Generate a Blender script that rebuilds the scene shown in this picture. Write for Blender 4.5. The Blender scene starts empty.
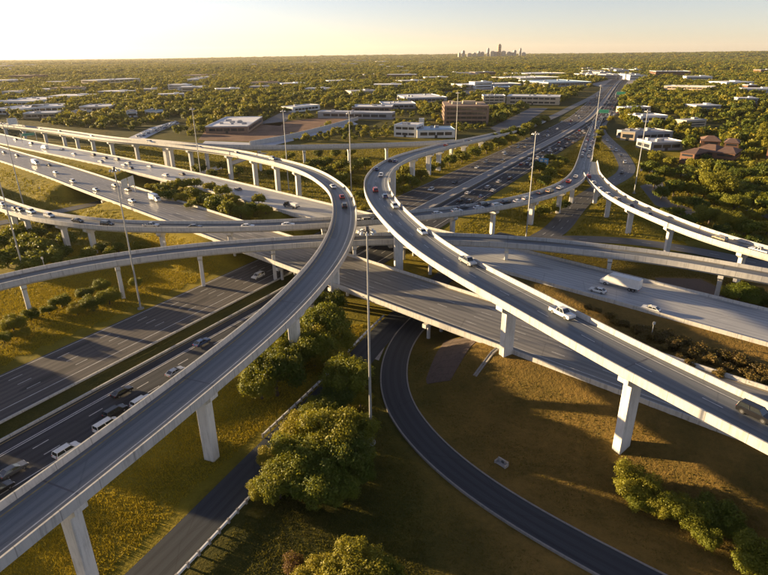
import bpy, bmesh, math, random
import numpy as np
from mathutils import Vector, Matrix
random.seed(7); rng = np.random.default_rng(11)
scene = bpy.context.scene
COL = scene.collection

# ------------------------------------------------------------------ camera, sky, sun, exposure
CAM_H = 70.0; FPX = 560.0; PITCH = math.radians(22.6); ROLL = math.radians(0.4)
cam_data = bpy.data.cameras.new('camera'); cam = bpy.data.objects.new('camera', cam_data); COL.objects.link(cam)
cam_data.sensor_width = 36.0; cam_data.lens = 36.0 * FPX / 768.0
cam_data.clip_start = 0.5; cam_data.clip_end = 40000.0
cam.matrix_world = Matrix.Translation((0, 0, CAM_H)) @ Matrix.Rotation(math.radians(90) - PITCH, 4, 'X') @ Matrix.Rotation(-ROLL, 4, 'Z')
scene.camera = cam

SUN_EL = math.radians(7.4); SUN_AZ = math.radians(158)          # azimuth measured from +X towards +Y
sun_vec = Vector((math.cos(SUN_AZ) * math.cos(SUN_EL), math.sin(SUN_AZ) * math.cos(SUN_EL), math.sin(SUN_EL)))
world = bpy.data.worlds.new('World'); scene.world = world; world.use_nodes = True
wn = world.node_tree; bg = wn.nodes['Background']
sky = wn.nodes.new('ShaderNodeTexSky'); sky.sky_type = 'NISHITA'; sky.sun_disc = False
sky.sun_elevation = SUN_EL; sky.sun_rotation = math.radians(90) - SUN_AZ
sky.altitude = 100; sky.air_density = 0.75; sky.dust_density = 0.4; sky.ozone_density = 1.0
tint_ = wn.nodes.new('ShaderNodeMix'); tint_.data_type = 'RGBA'; tint_.blend_type = 'MULTIPLY'; tint_.inputs[0].default_value = 1.0; tint_.inputs[7].default_value = (1.06, 0.97, 1.08, 1)   # white balance
hs_ = wn.nodes.new('ShaderNodeHueSaturation'); hs_.inputs['Saturation'].default_value = 0.80; wn.links.new(sky.outputs['Color'], hs_.inputs['Color']); wn.links.new(hs_.outputs['Color'], tint_.inputs[6]); wn.links.new(tint_.outputs[2], bg.inputs['Color']); bg.inputs['Strength'].default_value = 0.05
sl = bpy.data.lights.new('sun', 'SUN'); sl.energy = 5.0; sl.angle = math.radians(0.6); sl.color = (1.0, 0.72, 0.38)
sun = bpy.data.objects.new('sun', sl); COL.objects.link(sun)
sun.rotation_euler = sun_vec.to_track_quat('Z', 'Y').to_euler()
scene.view_settings.view_transform = 'Standard'; scene.view_settings.look = 'None'
scene.view_settings.exposure = 2.0; scene.view_settings.gamma = 1.0

# ------------------------------------------------------------------ survey helpers
def at(x, y, z=0.0):
    """ground-survey: the point at height z seen at photograph pixel (x, y)"""
    u = (x - 384) / FPX; v = (y - 287.5) / FPX
    u, v = u * math.cos(ROLL) - v * math.sin(ROLL), u * math.sin(ROLL) + v * math.cos(ROLL)
    k = (CAM_H - z) / (math.sin(PITCH) + math.cos(PITCH) * v)
    return Vector((u * k, (math.cos(PITCH) - math.sin(PITCH) * v) * k, z))
def to_px(X, Y, Z):
    D = CAM_H - Z; f = Y * math.cos(PITCH) + D * math.sin(PITCH)
    v = (D * math.cos(PITCH) - Y * math.sin(PITCH)) / f; u = X / f
    u, v = u * math.cos(ROLL) + v * math.sin(ROLL), -u * math.sin(ROLL) + v * math.cos(ROLL)
    return 384 + FPX * u, 287.5 + FPX * v
D1 = (math.cos(math.radians(43)), -math.sin(math.radians(43))); N1 = (math.sin(math.radians(43)), math.cos(math.radians(43)))
D2 = (math.cos(math.radians(61)), math.sin(math.radians(61))); N2 = (math.sin(math.radians(61)), -math.cos(math.radians(61)))
def F1(t, s, z): return Vector((D1[0]*t + N1[0]*s, D1[1]*t + N1[1]*s, z))
def F2(t, s, z): return Vector((D2[0]*t + N2[0]*s, D2[1]*t + N2[1]*s, z))

# ------------------------------------------------------------------ object helpers
def props(o, label=None, cat=None, group=None, kind=None):
    if label: o['label'] = label
    if cat: o['category'] = cat
    if group: o['group'] = group
    if kind: o['kind'] = kind
    return o
def empty(name, loc=(0,0,0), rz=0.0, label=None, cat=None, group=None):
    o = bpy.data.objects.new(name, None); COL.objects.link(o); o.empty_display_size = 0.5
    o.location = loc; o.rotation_euler = (0, 0, rz)
    return props(o, label, cat, group)
class MB:
    """collects faces; build() links them as one mesh object"""
    def __init__(s): s.v = []; s.f = []; s.m = []; s.uv = []
    def face(s, pts, m=0, uv=None):
        b = len(s.v); s.v.extend([tuple(p) for p in pts]); s.f.append(tuple(range(b, b + len(pts)))); s.m.append(m)
        s.uv.extend(uv if uv else [(0, 0)] * len(pts))
    def grid_box(s, c, ax, ay, az, m=0):
        """box from centre and three half-axis vectors"""
        c, ax, ay, az = Vector(c), Vector(ax), Vector(ay), Vector(az)
        P = lambda i, j, k: c + ax*i + ay*j + az*k
        for q in (((-1,-1,1),(1,-1,1),(1,1,1),(-1,1,1)), ((-1,1,-1),(1,1,-1),(1,-1,-1),(-1,-1,-1)), ((-1,-1,-1),(1,-1,-1),(1,-1,1),(-1,-1,1)),
                  ((1,1,-1),(-1,1,-1),(-1,1,1),(1,1,1)), ((1,-1,-1),(1,1,-1),(1,1,1),(1,-1,1)), ((-1,1,-1),(-1,-1,-1),(-1,-1,1),(-1,1,1))):
            s.face([P(*a) for a in q], m)
    def box(s, c, size, m=0, rz=0.0):
        ca, sa = math.cos(rz), math.sin(rz)
        s.grid_box(c, (ca*size[0]/2, sa*size[0]/2, 0), (-sa*size[1]/2, ca*size[1]/2, 0), (0, 0, size[2]/2), m)
    def frustum(s, z0, r0, z1, r1, m=0, cx=0.0, cy=0.0):
        """r = (x0, x1, halfwidth) rectangles"""
        a = [(r0[0], -r0[2], z0), (r0[1], -r0[2], z0), (r0[1], r0[2], z0), (r0[0], r0[2], z0)]
        b = [(r1[0], -r1[2], z1), (r1[1], -r1[2], z1), (r1[1], r1[2], z1), (r1[0], r1[2], z1)]
        for i in range(4):
            j = (i + 1) % 4; s.face([a[i], a[j], b[j], b[i]], m)
        s.face(b, m); s.face(a[::-1], m)
    def tube(s, p, q, r0, r1, n=8, m=0, caps=True):
        p, q = Vector(p), Vector(q); d = (q - p).normalized(); e = d.orthogonal().normalized(); g = d.cross(e)
        A = [p + (e*math.cos(2*math.pi*i/n) + g*math.sin(2*math.pi*i/n))*r0 for i in range(n)]
        B = [q + (e*math.cos(2*math.pi*i/n) + g*math.sin(2*math.pi*i/n))*r1 for i in range(n)]
        for i in range(n): j = (i+1) % n; s.face([A[i], A[j], B[j], B[i]], m)
        if caps: s.face(B, m); s.face(A[::-1], m)
    def sweep(s, path, prof, m=0, closed=True, caps=True, dist0=0.0, wscale=None):
        """prof: list of (offset to the right of travel, dz), anticlockwise seen along travel; path: list of (pos, right, s)"""
        n = len(prof); rows = []
        for i, (p, r, d) in enumerate(path):
            w = 1.0 if wscale is None else wscale[i]
            rows.append([(p.x + r.x*o*w, p.y + r.y*o*w, p.z + dz) for o, dz in prof])
        per = [0.0]
        for a, b in zip(prof, prof[1:] + prof[:1]): per.append(per[-1] + math.hypot(b[0]-a[0], b[1]-a[1]))
        for i in range(len(rows) - 1):
            d0, d1 = path[i][2], path[i+1][2]
            for k in range(n if closed else n - 1):
                l = (k + 1) % n
                s.face([rows[i][k], rows[i+1][k], rows[i+1][l], rows[i][l]], m,
                       [(prof[k][0], d0), (prof[k][0], d1), (prof[l][0], d1), (prof[l][0], d0)])
        if closed and caps:
            s.face(rows[0], m); s.face(rows[-1][::-1], m)
    def mesh(s, name, mats):
        me = bpy.data.meshes.new(name); me.from_pydata(s.v, [], s.f)
        for q in (mats if isinstance(mats, (list, tuple)) else [mats]): me.materials.append(q)
        me.polygons.foreach_set('material_index', s.m)
        ul = me.uv_layers.new(name='UVMap'); ul.data.foreach_set('uv', [c for p in s.uv for c in p])
        me.validate(); me.update()
        return me
    def build(s, name, mats, parent=None, smooth=False):
        return link(name, s.mesh(name, mats), parent, smooth)
def weld(me, dist=0.001):
    bm = bmesh.new(); bm.from_mesh(me); bmesh.ops.remove_doubles(bm, verts=bm.verts, dist=dist)
    bmesh.ops.recalc_face_normals(bm, faces=bm.faces); bm.to_mesh(me); bm.free(); return me
def link(name, me, parent=None, smooth=False):
    o = bpy.data.objects.new(name, me); COL.objects.link(o)
    if smooth: me.polygons.foreach_set('use_smooth', [True] * len(me.polygons))
    if parent is not None: o.parent = parent
    return o
def copy_tree(o, parent=None):
    c = o.copy(); COL.objects.link(c); c.parent = parent
    for ch in list(o.children): copy_tree(ch, c)
    return c

# ------------------------------------------------------------------ materials
def new_mat(name):
    m = bpy.data.materials.new(name); m.use_nodes = True
    nt = m.node_tree; b = nt.nodes['Principled BSDF']; return m, nt, b
def N(nt, t, **kw):
    n = nt.nodes.new(t)
    for k, v in kw.items(): setattr(n, k, v)
    return n
def ramp(nt, fac, stops):
    r = N(nt, 'ShaderNodeValToRGB'); e = r.color_ramp.elements
    while len(e) < len(stops): e.new(0.5)
    for q, (p, c) in zip(e, stops): q.position = p; q.color = (*c, 1)
    nt.links.new(fac, r.inputs['Fac']); return r.outputs['Color']
def noise(nt, vec, scale, detail=3.0, rough=0.55):
    n = N(nt, 'ShaderNodeTexNoise'); n.inputs['Scale'].default_value = scale; n.inputs['Detail'].default_value = detail; n.inputs['Roughness'].default_value = rough
    if vec is not None: nt.links.new(vec, n.inputs['Vector'])
    return n.outputs['Fac']
def mapping(nt, vec, scale):
    n = N(nt, 'ShaderNodeMapping'); n.inputs['Scale'].default_value = scale; nt.links.new(vec, n.inputs['Vector']); return n.outputs['Vector']
def mixc(nt, fac, a, b, blend='MIX'):
    n = N(nt, 'ShaderNodeMix', data_type='RGBA', blend_type=blend)
    for sock, v in ((n.inputs[0], fac), (n.inputs[6], a), (n.inputs[7], b)):
        if hasattr(v, 'is_output'): nt.links.new(v, sock)
        elif isinstance(v, (tuple, list)): sock.default_value = (*v, 1)
        else: sock.default_value = v
    return n.outputs[2]
def mathn(nt, op, a, b=0.0, clamp=False):
    n = N(nt, 'ShaderNodeMath', operation=op); n.use_clamp = clamp
    for sock, v in ((n.inputs[0], a), (n.inputs[1], b)):
        if hasattr(v, 'is_output'): nt.links.new(v, sock)
        else: sock.default_value = v
    return n.outputs[0]
def bump(nt, b, h, strength=0.3, dist=0.1):
    n = N(nt, 'ShaderNodeBump'); n.inputs['Strength'].default_value = strength; n.inputs['Distance'].default_value = dist
    nt.links.new(h, n.inputs['Height']); nt.links.new(n.outputs['Normal'], b.inputs['Normal'])
def plain(name, c, rough=0.6, metal=0.0, var=0.15, scale=0.6, spec=0.5):
    m, nt, b = new_mat(name); pos = N(nt, 'ShaderNodeNewGeometry').outputs['Position']
    f = noise(nt, pos, scale, 5.0, 0.65)
    lo = tuple(max(0, x*(1-var)) for x in c); hi = tuple(min(1, x*(1+var)) for x in c)
    nt.links.new(ramp(nt, f, [(0.3, lo), (0.7, hi)]), b.inputs['Base Color'])
    b.inputs['Roughness'].default_value = rough; b.inputs['Metallic'].default_value = metal
    b.inputs['Specular IOR Level'].default_value = spec
    return m
def road_mat(name, dark, light, rough=0.55, joint=0.0, lane=3.6, spec=0.28):
    """worn paving: streaks along travel, wheel paths, patches, and saw-cut joints for concrete"""
    m, nt, b = new_mat(name)
    uv = N(nt, 'ShaderNodeUVMap', uv_map='UVMap').outputs['UV']
    streak = noise(nt, mapping(nt, uv, (1.3, 0.012, 1)), 1.0, 4.0, 0.7)
    patch = noise(nt, mapping(nt, uv, (0.10, 0.03, 1)), 1.0, 3.0, 0.6)
    grain = noise(nt, mapping(nt, uv, (2.5, 2.0, 1)), 1.0, 4.0, 0.75)
    sep = N(nt, 'ShaderNodeSeparateXYZ'); nt.links.new(uv, sep.inputs[0])
    wheel = mathn(nt, 'SINE', mathn(nt, 'MULTIPLY', sep.outputs['X'], 2*math.pi/(lane/2)))
    f = mathn(nt, 'ADD', mathn(nt, 'MULTIPLY', streak, 0.68), mathn(nt, 'MULTIPLY', patch, 0.22))
    f = mathn(nt, 'ADD', f, mathn(nt, 'MULTIPLY', grain, 0.17))
    f = mathn(nt, 'ADD', f, mathn(nt, 'MULTIPLY', wheel, 0.06))
    c = ramp(nt, f, [(0.30, dark), (0.52, tuple((a+q)/2 for a, q in zip(dark, light))), (0.78, light)])
    tar = noise(nt, mapping(nt, uv, (0.22, 0.035, 1)), 1.0, 1.0, 0.4); tm = N(nt, 'ShaderNodeMapRange'); tm.inputs['From Min'].default_value = 0.63; tm.inputs['From Max'].default_value = 0.65; nt.links.new(tar, tm.inputs['Value'])
    c = mixc(nt, mathn(nt, 'MULTIPLY', tm.outputs[0], 0.45), c, tuple(x*0.6 for x in dark))
    vo = N(nt, 'ShaderNodeTexVoronoi', feature='DISTANCE_TO_EDGE'); vo.inputs['Scale'].default_value = 1.0; nt.links.new(mapping(nt, uv, (0.16, 0.05, 1)), vo.inputs['Vector'])
    c = mixc(nt, mathn(nt, 'MULTIPLY', mathn(nt, 'LESS_THAN', vo.outputs['Distance'], 0.006), 0.22), c, tuple(x*0.5 for x in dark))
    if joint:
        fr = mathn(nt, 'FRACT', mathn(nt, 'DIVIDE', sep.outputs['Y'], joint))
        j = mathn(nt, 'LESS_THAN', fr, 0.25 / joint)
        c = mixc(nt, mathn(nt, 'MULTIPLY', j, 0.55), c, tuple(x*0.35 for x in dark))
    nt.links.new(c, b.inputs['Base Color'])
    nt.links.new(mathn(nt, 'ADD', mathn(nt, 'MULTIPLY', grain, 0.25), rough - 0.12), b.inputs['Roughness'])
    b.inputs['Specular IOR Level'].default_value = spec
    bump(nt, b, grain, 0.25, 0.02)
    return m
def concrete_mat(name, c, stain=0.45, joint=0.0):
    m, nt, b = new_mat(name); pos = N(nt, 'ShaderNodeNewGeometry').outputs['Position']
    f = noise(nt, mapping(nt, pos, (1.6, 1.6, 0.14)), 1.0, 7.0, 0.75); g = noise(nt, pos, 0.35, 4.0, 0.7)
    f = mathn(nt, 'ADD', mathn(nt, 'MULTIPLY', f, 0.75), mathn(nt, 'MULTIPLY', g, 0.25))
    col = ramp(nt, f, [(0.30, tuple(x*(1-stain) for x in c)), (0.50, c), (0.8, tuple(min(1, x*1.15) for x in c))])
    if joint:
        uv = N(nt, 'ShaderNodeUVMap', uv_map='UVMap').outputs['UV']; sep = N(nt, 'ShaderNodeSeparateXYZ'); nt.links.new(uv, sep.inputs[0])
        j = mathn(nt, 'LESS_THAN', mathn(nt, 'FRACT', mathn(nt, 'DIVIDE', sep.outputs['Y'], joint)), 0.12 / joint)
        col = mixc(nt, mathn(nt, 'MULTIPLY', j, 0.6), col, tuple(x*0.3 for x in c))
    nt.links.new(col, b.inputs['Base Color']); b.inputs['Roughness'].default_value = 0.85
    b.inputs['Specular IOR Level'].default_value = 0.3
    bump(nt, b, g, 0.3, 0.03); return m
def leaf_mat(name, cols, brown=False):
    m, nt, b = new_mat(name); out = nt.nodes['Material Output']
    oi = N(nt, 'ShaderNodeObjectInfo').outputs['Random']; pos = N(nt, 'ShaderNodeNewGeometry').outputs['Position']
    big = noise(nt, pos, 0.02, 2.0); small = noise(nt, pos, 0.45, 3.0, 0.7)
    f = mathn(nt, 'ADD', mathn(nt, 'MULTIPLY', oi, 0.75), mathn(nt, 'MULTIPLY', big, 0.25))
    f = mathn(nt, 'ADD', f, mathn(nt, 'MULTIPLY', small, 0.25))
    c = ramp(nt, f, [(0.25, cols[0]), (0.55, cols[1]), (0.9, cols[2])])
    nt.links.new(c, b.inputs['Base Color']); b.inputs['Roughness'].default_value = 0.6; b.inputs['Specular IOR Level'].default_value = 0.25
    tr = N(nt, 'ShaderNodeBsdfTranslucent'); nt.links.new(mixc(nt, 0.5, c, (0.30, 0.26, 0.02)), tr.inputs['Color'])
    mx = N(nt, 'ShaderNodeMixShader'); mx.inputs[0].default_value = 0.30
    nt.links.new(b.outputs[0], mx.inputs[1]); nt.links.new(tr.outputs[0], mx.inputs[2]); nt.links.new(mx.outputs[0], out.inputs['Surface'])
    return m
def paint_mat(name, c, rough=0.28, metal=0.0):
    m, nt, b = new_mat(name); pos = N(nt, 'ShaderNodeNewGeometry').outputs['Position']
    g = noise(nt, pos, 1.5, 4.0, 0.7)
    nt.links.new(ramp(nt, g, [(0.3, tuple(x*0.85 for x in c)), (0.7, c)]), b.inputs['Base Color'])
    b.inputs['Roughness'].default_value = rough; b.inputs['Metallic'].default_value = metal
    b.inputs['Coat Weight'].default_value = 0.4; b.inputs['Coat Roughness'].default_value = 0.08
    return m
M = {}
M['asphalt'] = road_mat('asphalt', (0.028, 0.031, 0.037), (0.078, 0.080, 0.086), 0.85, spec=0.12)
M['asphalt_dark'] = road_mat('asphalt_sealed', (0.018, 0.022, 0.029), (0.052, 0.060, 0.072), 0.75, spec=0.2)
M['asphalt_old'] = road_mat('asphalt_old', (0.045, 0.047, 0.052), (0.12, 0.118, 0.116), 0.55)
M['deck'] = road_mat('deck_paving_shade_tint', (0.068, 0.080, 0.092), (0.20, 0.212, 0.222), 0.5, joint=0.0)  # bluish cast of the shaded decks is tinted into the paving colour
M['freeway'] = road_mat('freeway_concrete', (0.22, 0.225, 0.235), (0.52, 0.52, 0.51), 0.48)
M['freeway_dark'] = road_mat('freeway_dark_asphalt', (0.042, 0.043, 0.047), (0.16, 0.145, 0.132), 0.8, spec=0.12)
M['freeway_mid'] = road_mat('freeway_worn_concrete', (0.072, 0.074, 0.078), (0.30, 0.285, 0.262), 0.5)
M['concrete'] = concrete_mat('concrete', (0.46, 0.45, 0.43), 0.5, joint=6.0)
M['pier'] = concrete_mat('pier_concrete', (0.60, 0.59, 0.57), 0.42)
M['girder'] = concrete_mat('girder_concrete', (0.44, 0.43, 0.41), 0.4, joint=30.0)
M['pavement'] = concrete_mat('pavement_slab', (0.30, 0.28, 0.26), 0.45)
M['riprap'] = concrete_mat('slope_slab', (0.085, 0.062, 0.052), 0.5)
M['kerb'] = concrete_mat('kerb_concrete', (0.22, 0.21, 0.20), 0.4)
M['paint_white'] = plain('road_paint_white', (0.5, 0.5, 0.49), 0.6, var=0.3, scale=0.8)
M['paint_yellow'] = plain('road_paint_yellow', (0.34, 0.25, 0.08), 0.6, var=0.4, scale=0.8)
M['steel'] = plain('galvanised_steel', (0.36, 0.37, 0.38), 0.5, 0.4, 0.12, 0.9)
M['dark_steel'] = plain('dark_steel', (0.10, 0.10, 0.11), 0.5, 0.5)
M['lamp'] = plain('lamp_housing', (0.55, 0.55, 0.53), 0.4, 0.2)
M['bark'] = plain('bark', (0.075, 0.055, 0.04), 0.9, 0, 0.4, 3.0)
M['leaf'] = leaf_mat('leaf_green', [(0.045, 0.074, 0.008), (0.105, 0.135, 0.012), (0.20, 0.19, 0.015)])
M['leaf_bright'] = leaf_mat('leaf_bright', [(0.085, 0.115, 0.010), (0.15, 0.160, 0.012), (0.25, 0.21, 0.016)])
M['leaf_dry'] = leaf_mat('leaf_dry', [(0.075, 0.055, 0.018), (0.12, 0.078, 0.022), (0.18, 0.12, 0.03)])
M['leaf_rust'] = leaf_mat('leaf_rust', [(0.10, 0.045, 0.02), (0.15, 0.07, 0.025), (0.18, 0.10, 0.03)])
M['grass_blade'] = leaf_mat('grass_blade', [(0.055, 0.052, 0.007), (0.15, 0.112, 0.007), (0.29, 0.195, 0.010)])
M['grass_gold_sunlit'] = leaf_mat('grass_gold_sunlit', [(0.085, 0.080, 0.007), (0.22, 0.178, 0.010), (0.38, 0.28, 0.016)])  # golden blades with sunlit brightness put into their colour
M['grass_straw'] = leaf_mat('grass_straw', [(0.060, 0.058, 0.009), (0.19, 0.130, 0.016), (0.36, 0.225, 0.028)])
M['grass_green_shaded'] = leaf_mat('grass_green_shaded', [(0.022, 0.030, 0.005), (0.045, 0.050, 0.007), (0.085, 0.075, 0.009)])  # green lawn blades, colour darkened to stand for shade
M['tyre'] = plain('tyre_rubber', (0.02, 0.02, 0.021), 0.8)
M['rim'] = plain('wheel_rim', (0.35, 0.35, 0.36), 0.35, 0.8)
M['glass'] = plain('car_glass', (0.02, 0.025, 0.03), 0.06, 0, 0.1, 1, 0.8)
M['headlight'] = plain('headlight_lens', (0.75, 0.75, 0.72), 0.15)
M['taillight'] = plain('tail_light_lens', (0.45, 0.02, 0.015), 0.2)
M['trim'] = plain('dark_trim', (0.03, 0.03, 0.03), 0.6)
CAR_COL = {'white': (0.72, 0.72, 0.70), 'silver': (0.42, 0.43, 0.44), 'black': (0.014, 0.014, 0.016), 'grey': (0.13, 0.135, 0.14),
           'red': (0.28, 0.02, 0.018), 'blue': (0.03, 0.07, 0.19), 'tan': (0.36, 0.29, 0.20), 'dark green': (0.02, 0.05, 0.035)}
for k, c in CAR_COL.items(): M['car_' + k] = paint_mat('car_paint_' + k.replace(' ', '_'), c, 0.3, 0.35 if k in ('silver', 'grey') else 0.0)

# ------------------------------------------------------------------ paths
def catmull(pts, step=3.0):
    P = [Vector(p) for p in pts]; P = [P[0]*2 - P[1]] + P + [P[-1]*2 - P[-2]]
    fine = []
    for i in range(1, len(P) - 2):
        p0, p1, p2, p3 = P[i-1], P[i], P[i+1], P[i+2]
        d = lambda a, b: max(1e-4, (a - b).length) ** 0.5
        t0 = 0; t1 = t0 + d(p0, p1); t2 = t1 + d(p1, p2); t3 = t2 + d(p2, p3)
        n = max(2, int((p2 - p1).length / 1.0))
        for k in range(n):
            t = t1 + (t2 - t1) * k / n
            A1 = p0*((t1-t)/(t1-t0)) + p1*((t-t0)/(t1-t0)); A2 = p1*((t2-t)/(t2-t1)) + p2*((t-t1)/(t2-t1)); A3 = p2*((t3-t)/(t3-t2)) + p3*((t-t2)/(t3-t2))
            B1 = A1*((t2-t)/(t2-t0)) + A2*((t-t0)/(t2-t0)); B2 = A2*((t3-t)/(t3-t1)) + A3*((t-t1)/(t3-t1))
            fine.append(B1*((t2-t)/(t2-t1)) + B2*((t-t1)/(t2-t1)))
    fine.append(P[-2])
    arr = np.array([tuple(p) for p in fine])
    d = np.r_[0, np.cumsum(np.linalg.norm(np.diff(arr, axis=0), axis=1))]
    k = max(2, int(d[-1] / step)); sd = np.linspace(0, d[-1], k + 1)
    return np.stack([np.interp(sd, d, arr[:, i]) for i in range(3)], 1)
def smooth(arr, n, it=3):
    """moving average, ends kept"""
    a = arr.copy()
    for _ in range(it):
        p = np.pad(a, ((n, n), (0, 0)), mode='reflect', reflect_type='odd')
        k = np.ones(2*n + 1) / (2*n + 1)
        a = np.stack([np.convolve(p[:, i], k, 'valid') for i in range(3)], 1)
    return a
class Path:
    def __init__(s, pts, step=3.0, soft=0):
        a = catmull(pts, step)
        if soft: a = smooth(a, soft)
        s.a = a; t = np.gradient(a[:, :2], axis=0); t /= np.linalg.norm(t, axis=1)[:, None]
        s.t = t; s.r = np.stack([t[:, 1], -t[:, 0]], 1)
        s.d = np.r_[0, np.cumsum(np.linalg.norm(np.diff(a[:, :2], axis=0), axis=1))]; s.L = s.d[-1]
    def rows(s, i0=0, i1=None, off=0.0, dz=0.0):
        i1 = len(s.a) if i1 is None else i1
        return [(Vector((s.a[i,0] + s.r[i,0]*off, s.a[i,1] + s.r[i,1]*off, s.a[i,2] + dz)), Vector((s.r[i,0], s.r[i,1], 0)), float(s.d[i])) for i in range(i0, i1)]
    def pos(s, d, off=0.0):
        i = [np.interp(d, s.d, s.a[:, k]) for k in range(3)]; r = [np.interp(d, s.d, s.r[:, k]) for k in range(2)]
        return Vector((i[0] + r[0]*off, i[1] + r[1]*off, i[2])), math.atan2(r[0], -r[1])     # second: heading
    def nearest(s, p):
        dd = (s.a[:, 0] - p.x)**2 + (s.a[:, 1] - p.y)**2; i = int(dd.argmin())
        v = np.array([p.x - s.a[i, 0], p.y - s.a[i, 1]])
        return float(s.d[i] + v @ s.t[i]), float(v @ s.r[i])
    def sub(s, d0, d1): return int(np.searchsorted(s.d, d0)), int(np.searchsorted(s.d, d1)) + 1
def mids(pairs, z):
    """centre points from matching left and right edge pixels, all at parapet height"""
    out = []
    for i, (l, r) in enumerate(pairs):
        zz = z[i] if isinstance(z, (list, tuple)) else z
        a, b = at(*l, zz + 0.9), at(*r, zz + 0.9); c = (a + b) / 2; c.z = zz; out.append(c)
    return out
def edge_center(left, right, zf, step=4.0):
    """centreline between two edge polylines given in pixels; zf(fraction) is the deck height"""
    def up(poly):
        out = []
        for a, b in zip(poly, poly[1:]):
            for k in range(24): out.append((a[0] + (b[0]-a[0])*k/24, a[1] + (b[1]-a[1])*k/24))
        return out + [poly[-1]]
    L = up(left); R = up(right); n = len(L); out = []
    Rw = None
    for i in range(0, n, 8):
        f = i / (n - 1); z = zf(f)
        a = at(*L[i], z + 0.9); w = [at(*q, z + 0.9) for q in R]
        b = min(w, key=lambda q: (q - a).length); c = (a + b)/2; c.z = z
        if not out or (out[-1] - c).length > 9: out.append(c)
    return out

A_l = [(20,487),(153,395),(256,317),(279,294),(313,257.5),(329.4,230),(334,213.7),(334,205),(329,191),(325.8,188.5),(304,172),(276.5,163),(240,156)]
A_r = [(93,487),(182,413),(256,350),(316.6,294),(342,263),(355,235.6),(357,210),(352,190),(349.5,186.7),(331,174),(309,165),(276.5,156.5),(240,151)]
B_l = [(768,446.7),(635,376.7),(572,341.7),(512,307),(491,295),(451,274),(414.7,252),(387,226.5),(371,208),(365.5,196),(362.7,181),(371,168),(387,157.5),(414.7,149)]
B_r = [(768,401.7),(635,341.7),(612,331),(578.7,310),(512,278),(500,274),(469.5,255.7),(433,232),(414.7,215.5),(396.5,199.4),(389,186.6),(388,175.7),(396.5,165.7),(414.7,156.5)]
ca = edge_center(A_l, A_r, lambda f: 16.5 + 1.0*min(1, f*2))
ca = [ca[0] + (ca[0]-ca[1]).normalized()*q for q in (75, 40, 15)] + ca[:-1] + [at(x, y, z) for x, y, z in ((240,153.5,17), (200,148,16.5),(156,143,16),(120,140,15),(91,136.3,13.5),(55,131,11.5),(0,124.5,9.5),(-80,115,7),(-200,104,5))]
cb = edge_center(B_l, B_r, lambda f: float(np.interp(f, (0, .33, .55, .77, 1), (20, 21, 21, 19.6, 16.2))))
cb = [cb[0] + (cb[0]-cb[1]).normalized()*q for q in (90, 60, 30)] + cb + [at(x, y, z) for x, y, z in ((451,144.5,13.6),(475,139.5,10.2),(500,134,6.5),(525,127,3.0),(552,117,0.6),(571,107.5,0.2),(591,97.5,0.14),(602,90.5,0.14),(609,84.5,0.14))]
P_A = Path(ca, 3.0, 3); P_B = Path(cb, 3.0, 3)
P_C = Path([at(x, y, z) for x, y, z in ((110,138.5,14.4),(150,141.5,15.6),(185,145,16.2),(215,147,16.0),(256,147.6,15),(300,147.2,14.5),(342,146.4,14),(380,145.4,13.7),(410,144.3,14),(438,143.0,13.9),(460,141.2,12),(480,137.6,9.2))], 4.0, 3)
P_H = Path([at(x, y, z) for x, y, z in ((-130,150,7),(-60,178,8.5),(0,204,10),(36,215.5,11),(73,221.5,11.8),(110,225.5,12),(140,226.5,12),(200,227,12),(258,226,12),(330,222.5,12),(390,218,12),(425,214.5,12),(455,211.5,12),(490,206.5,12),(524,200,12),(550,192.5,12),(568,185,11.6),(579,175,10.8),(584,163,9.5),(587,150,7),(590.5,138,4),(595,126,1.5),(600,116,0.3))], 3.0, 2)
P_I = Path([at(x, y, z) for x, y, z in ((-140,318,10.5),(-60,298,11.5),(0,282.5,12.2),(55,270.5,12.5),(117,259.5,12.5),(140,256.5,12.5),(200,249.5,12.5),(260,245,12.5),(322,241,12.5),(380,239,12.5),(442,239,12.5),(500,241.5,12.5),(535,243.8,12.5),(570,247.2,12.5),(620,253,12.5),(666,258.5,12.5),(710,266,12.5),(768,276.5,12.5),(850,292,11),(950,312,9))], 3.0, 2)
D_GORE = P_H.nearest(at(583.5, 175, 10.8))[0]
P_J = Path([P_H.pos(D_GORE + q, o)[0] for q, o in ((52, 3.0), (30, 4.2), (12, 5.0))] + [at(x, y, z) for x, y, z in ((593,176,10.6),(603,187,11.2),(616,196.5,11.6),(631,205,12),(660,217.5,12),(692,230.5,12),(722,240.5,12),(768,253.5,12),(830,270,11),(900,290,10))], 3.0, 2)
F1N = Path([F1(t, s, z) for t, s, z in ((-1500,150,4),(-1100,125,4),(-800,111,5),(-560,111,5.5),(-460,112,6),(-380,113.5,6.5),(-300,113.5,6.5),(-150,113.5,6.5),(0,113.5,6.3),(120,113.5,5.5),(260,113.5,4))], 5.0, 2)
F1F = Path([F1(t, s, z) for t, s, z in ((-1500,168,4),(-1100,145,4),(-800,133,5),(-560,137,5.5),(-460,144,6),(-370,151,6.5),(-300,154.5,6.5),(-150,156.5,6.5),(0,157,6.3),(120,157,5.5),(260,157,4))], 5.0, 2)
far2 = Path([F2(t, -113.5, 0.12) for t in (-160, -60, 0, 100, 200, 300, 400, 500, 560)] + [at(x, y, 0.12) for x, y in ((589.5,117.5),(598,108),(604,100.5),(609,93.5),(613,88),(616.5,83.5),(621,79.5),(627,76))], 6.0, 3)
def f2path(off, d0=0, d1=None):
    i0, i1 = far2.sub(d0, far2.L if d1 is None else d1); return Path([p for p, r, d in far2.rows(i0, min(i1, len(far2.a)), off)][::3], 6.0, 1)
F2L = f2path(-12.7); F2R = f2path(12.5)
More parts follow.
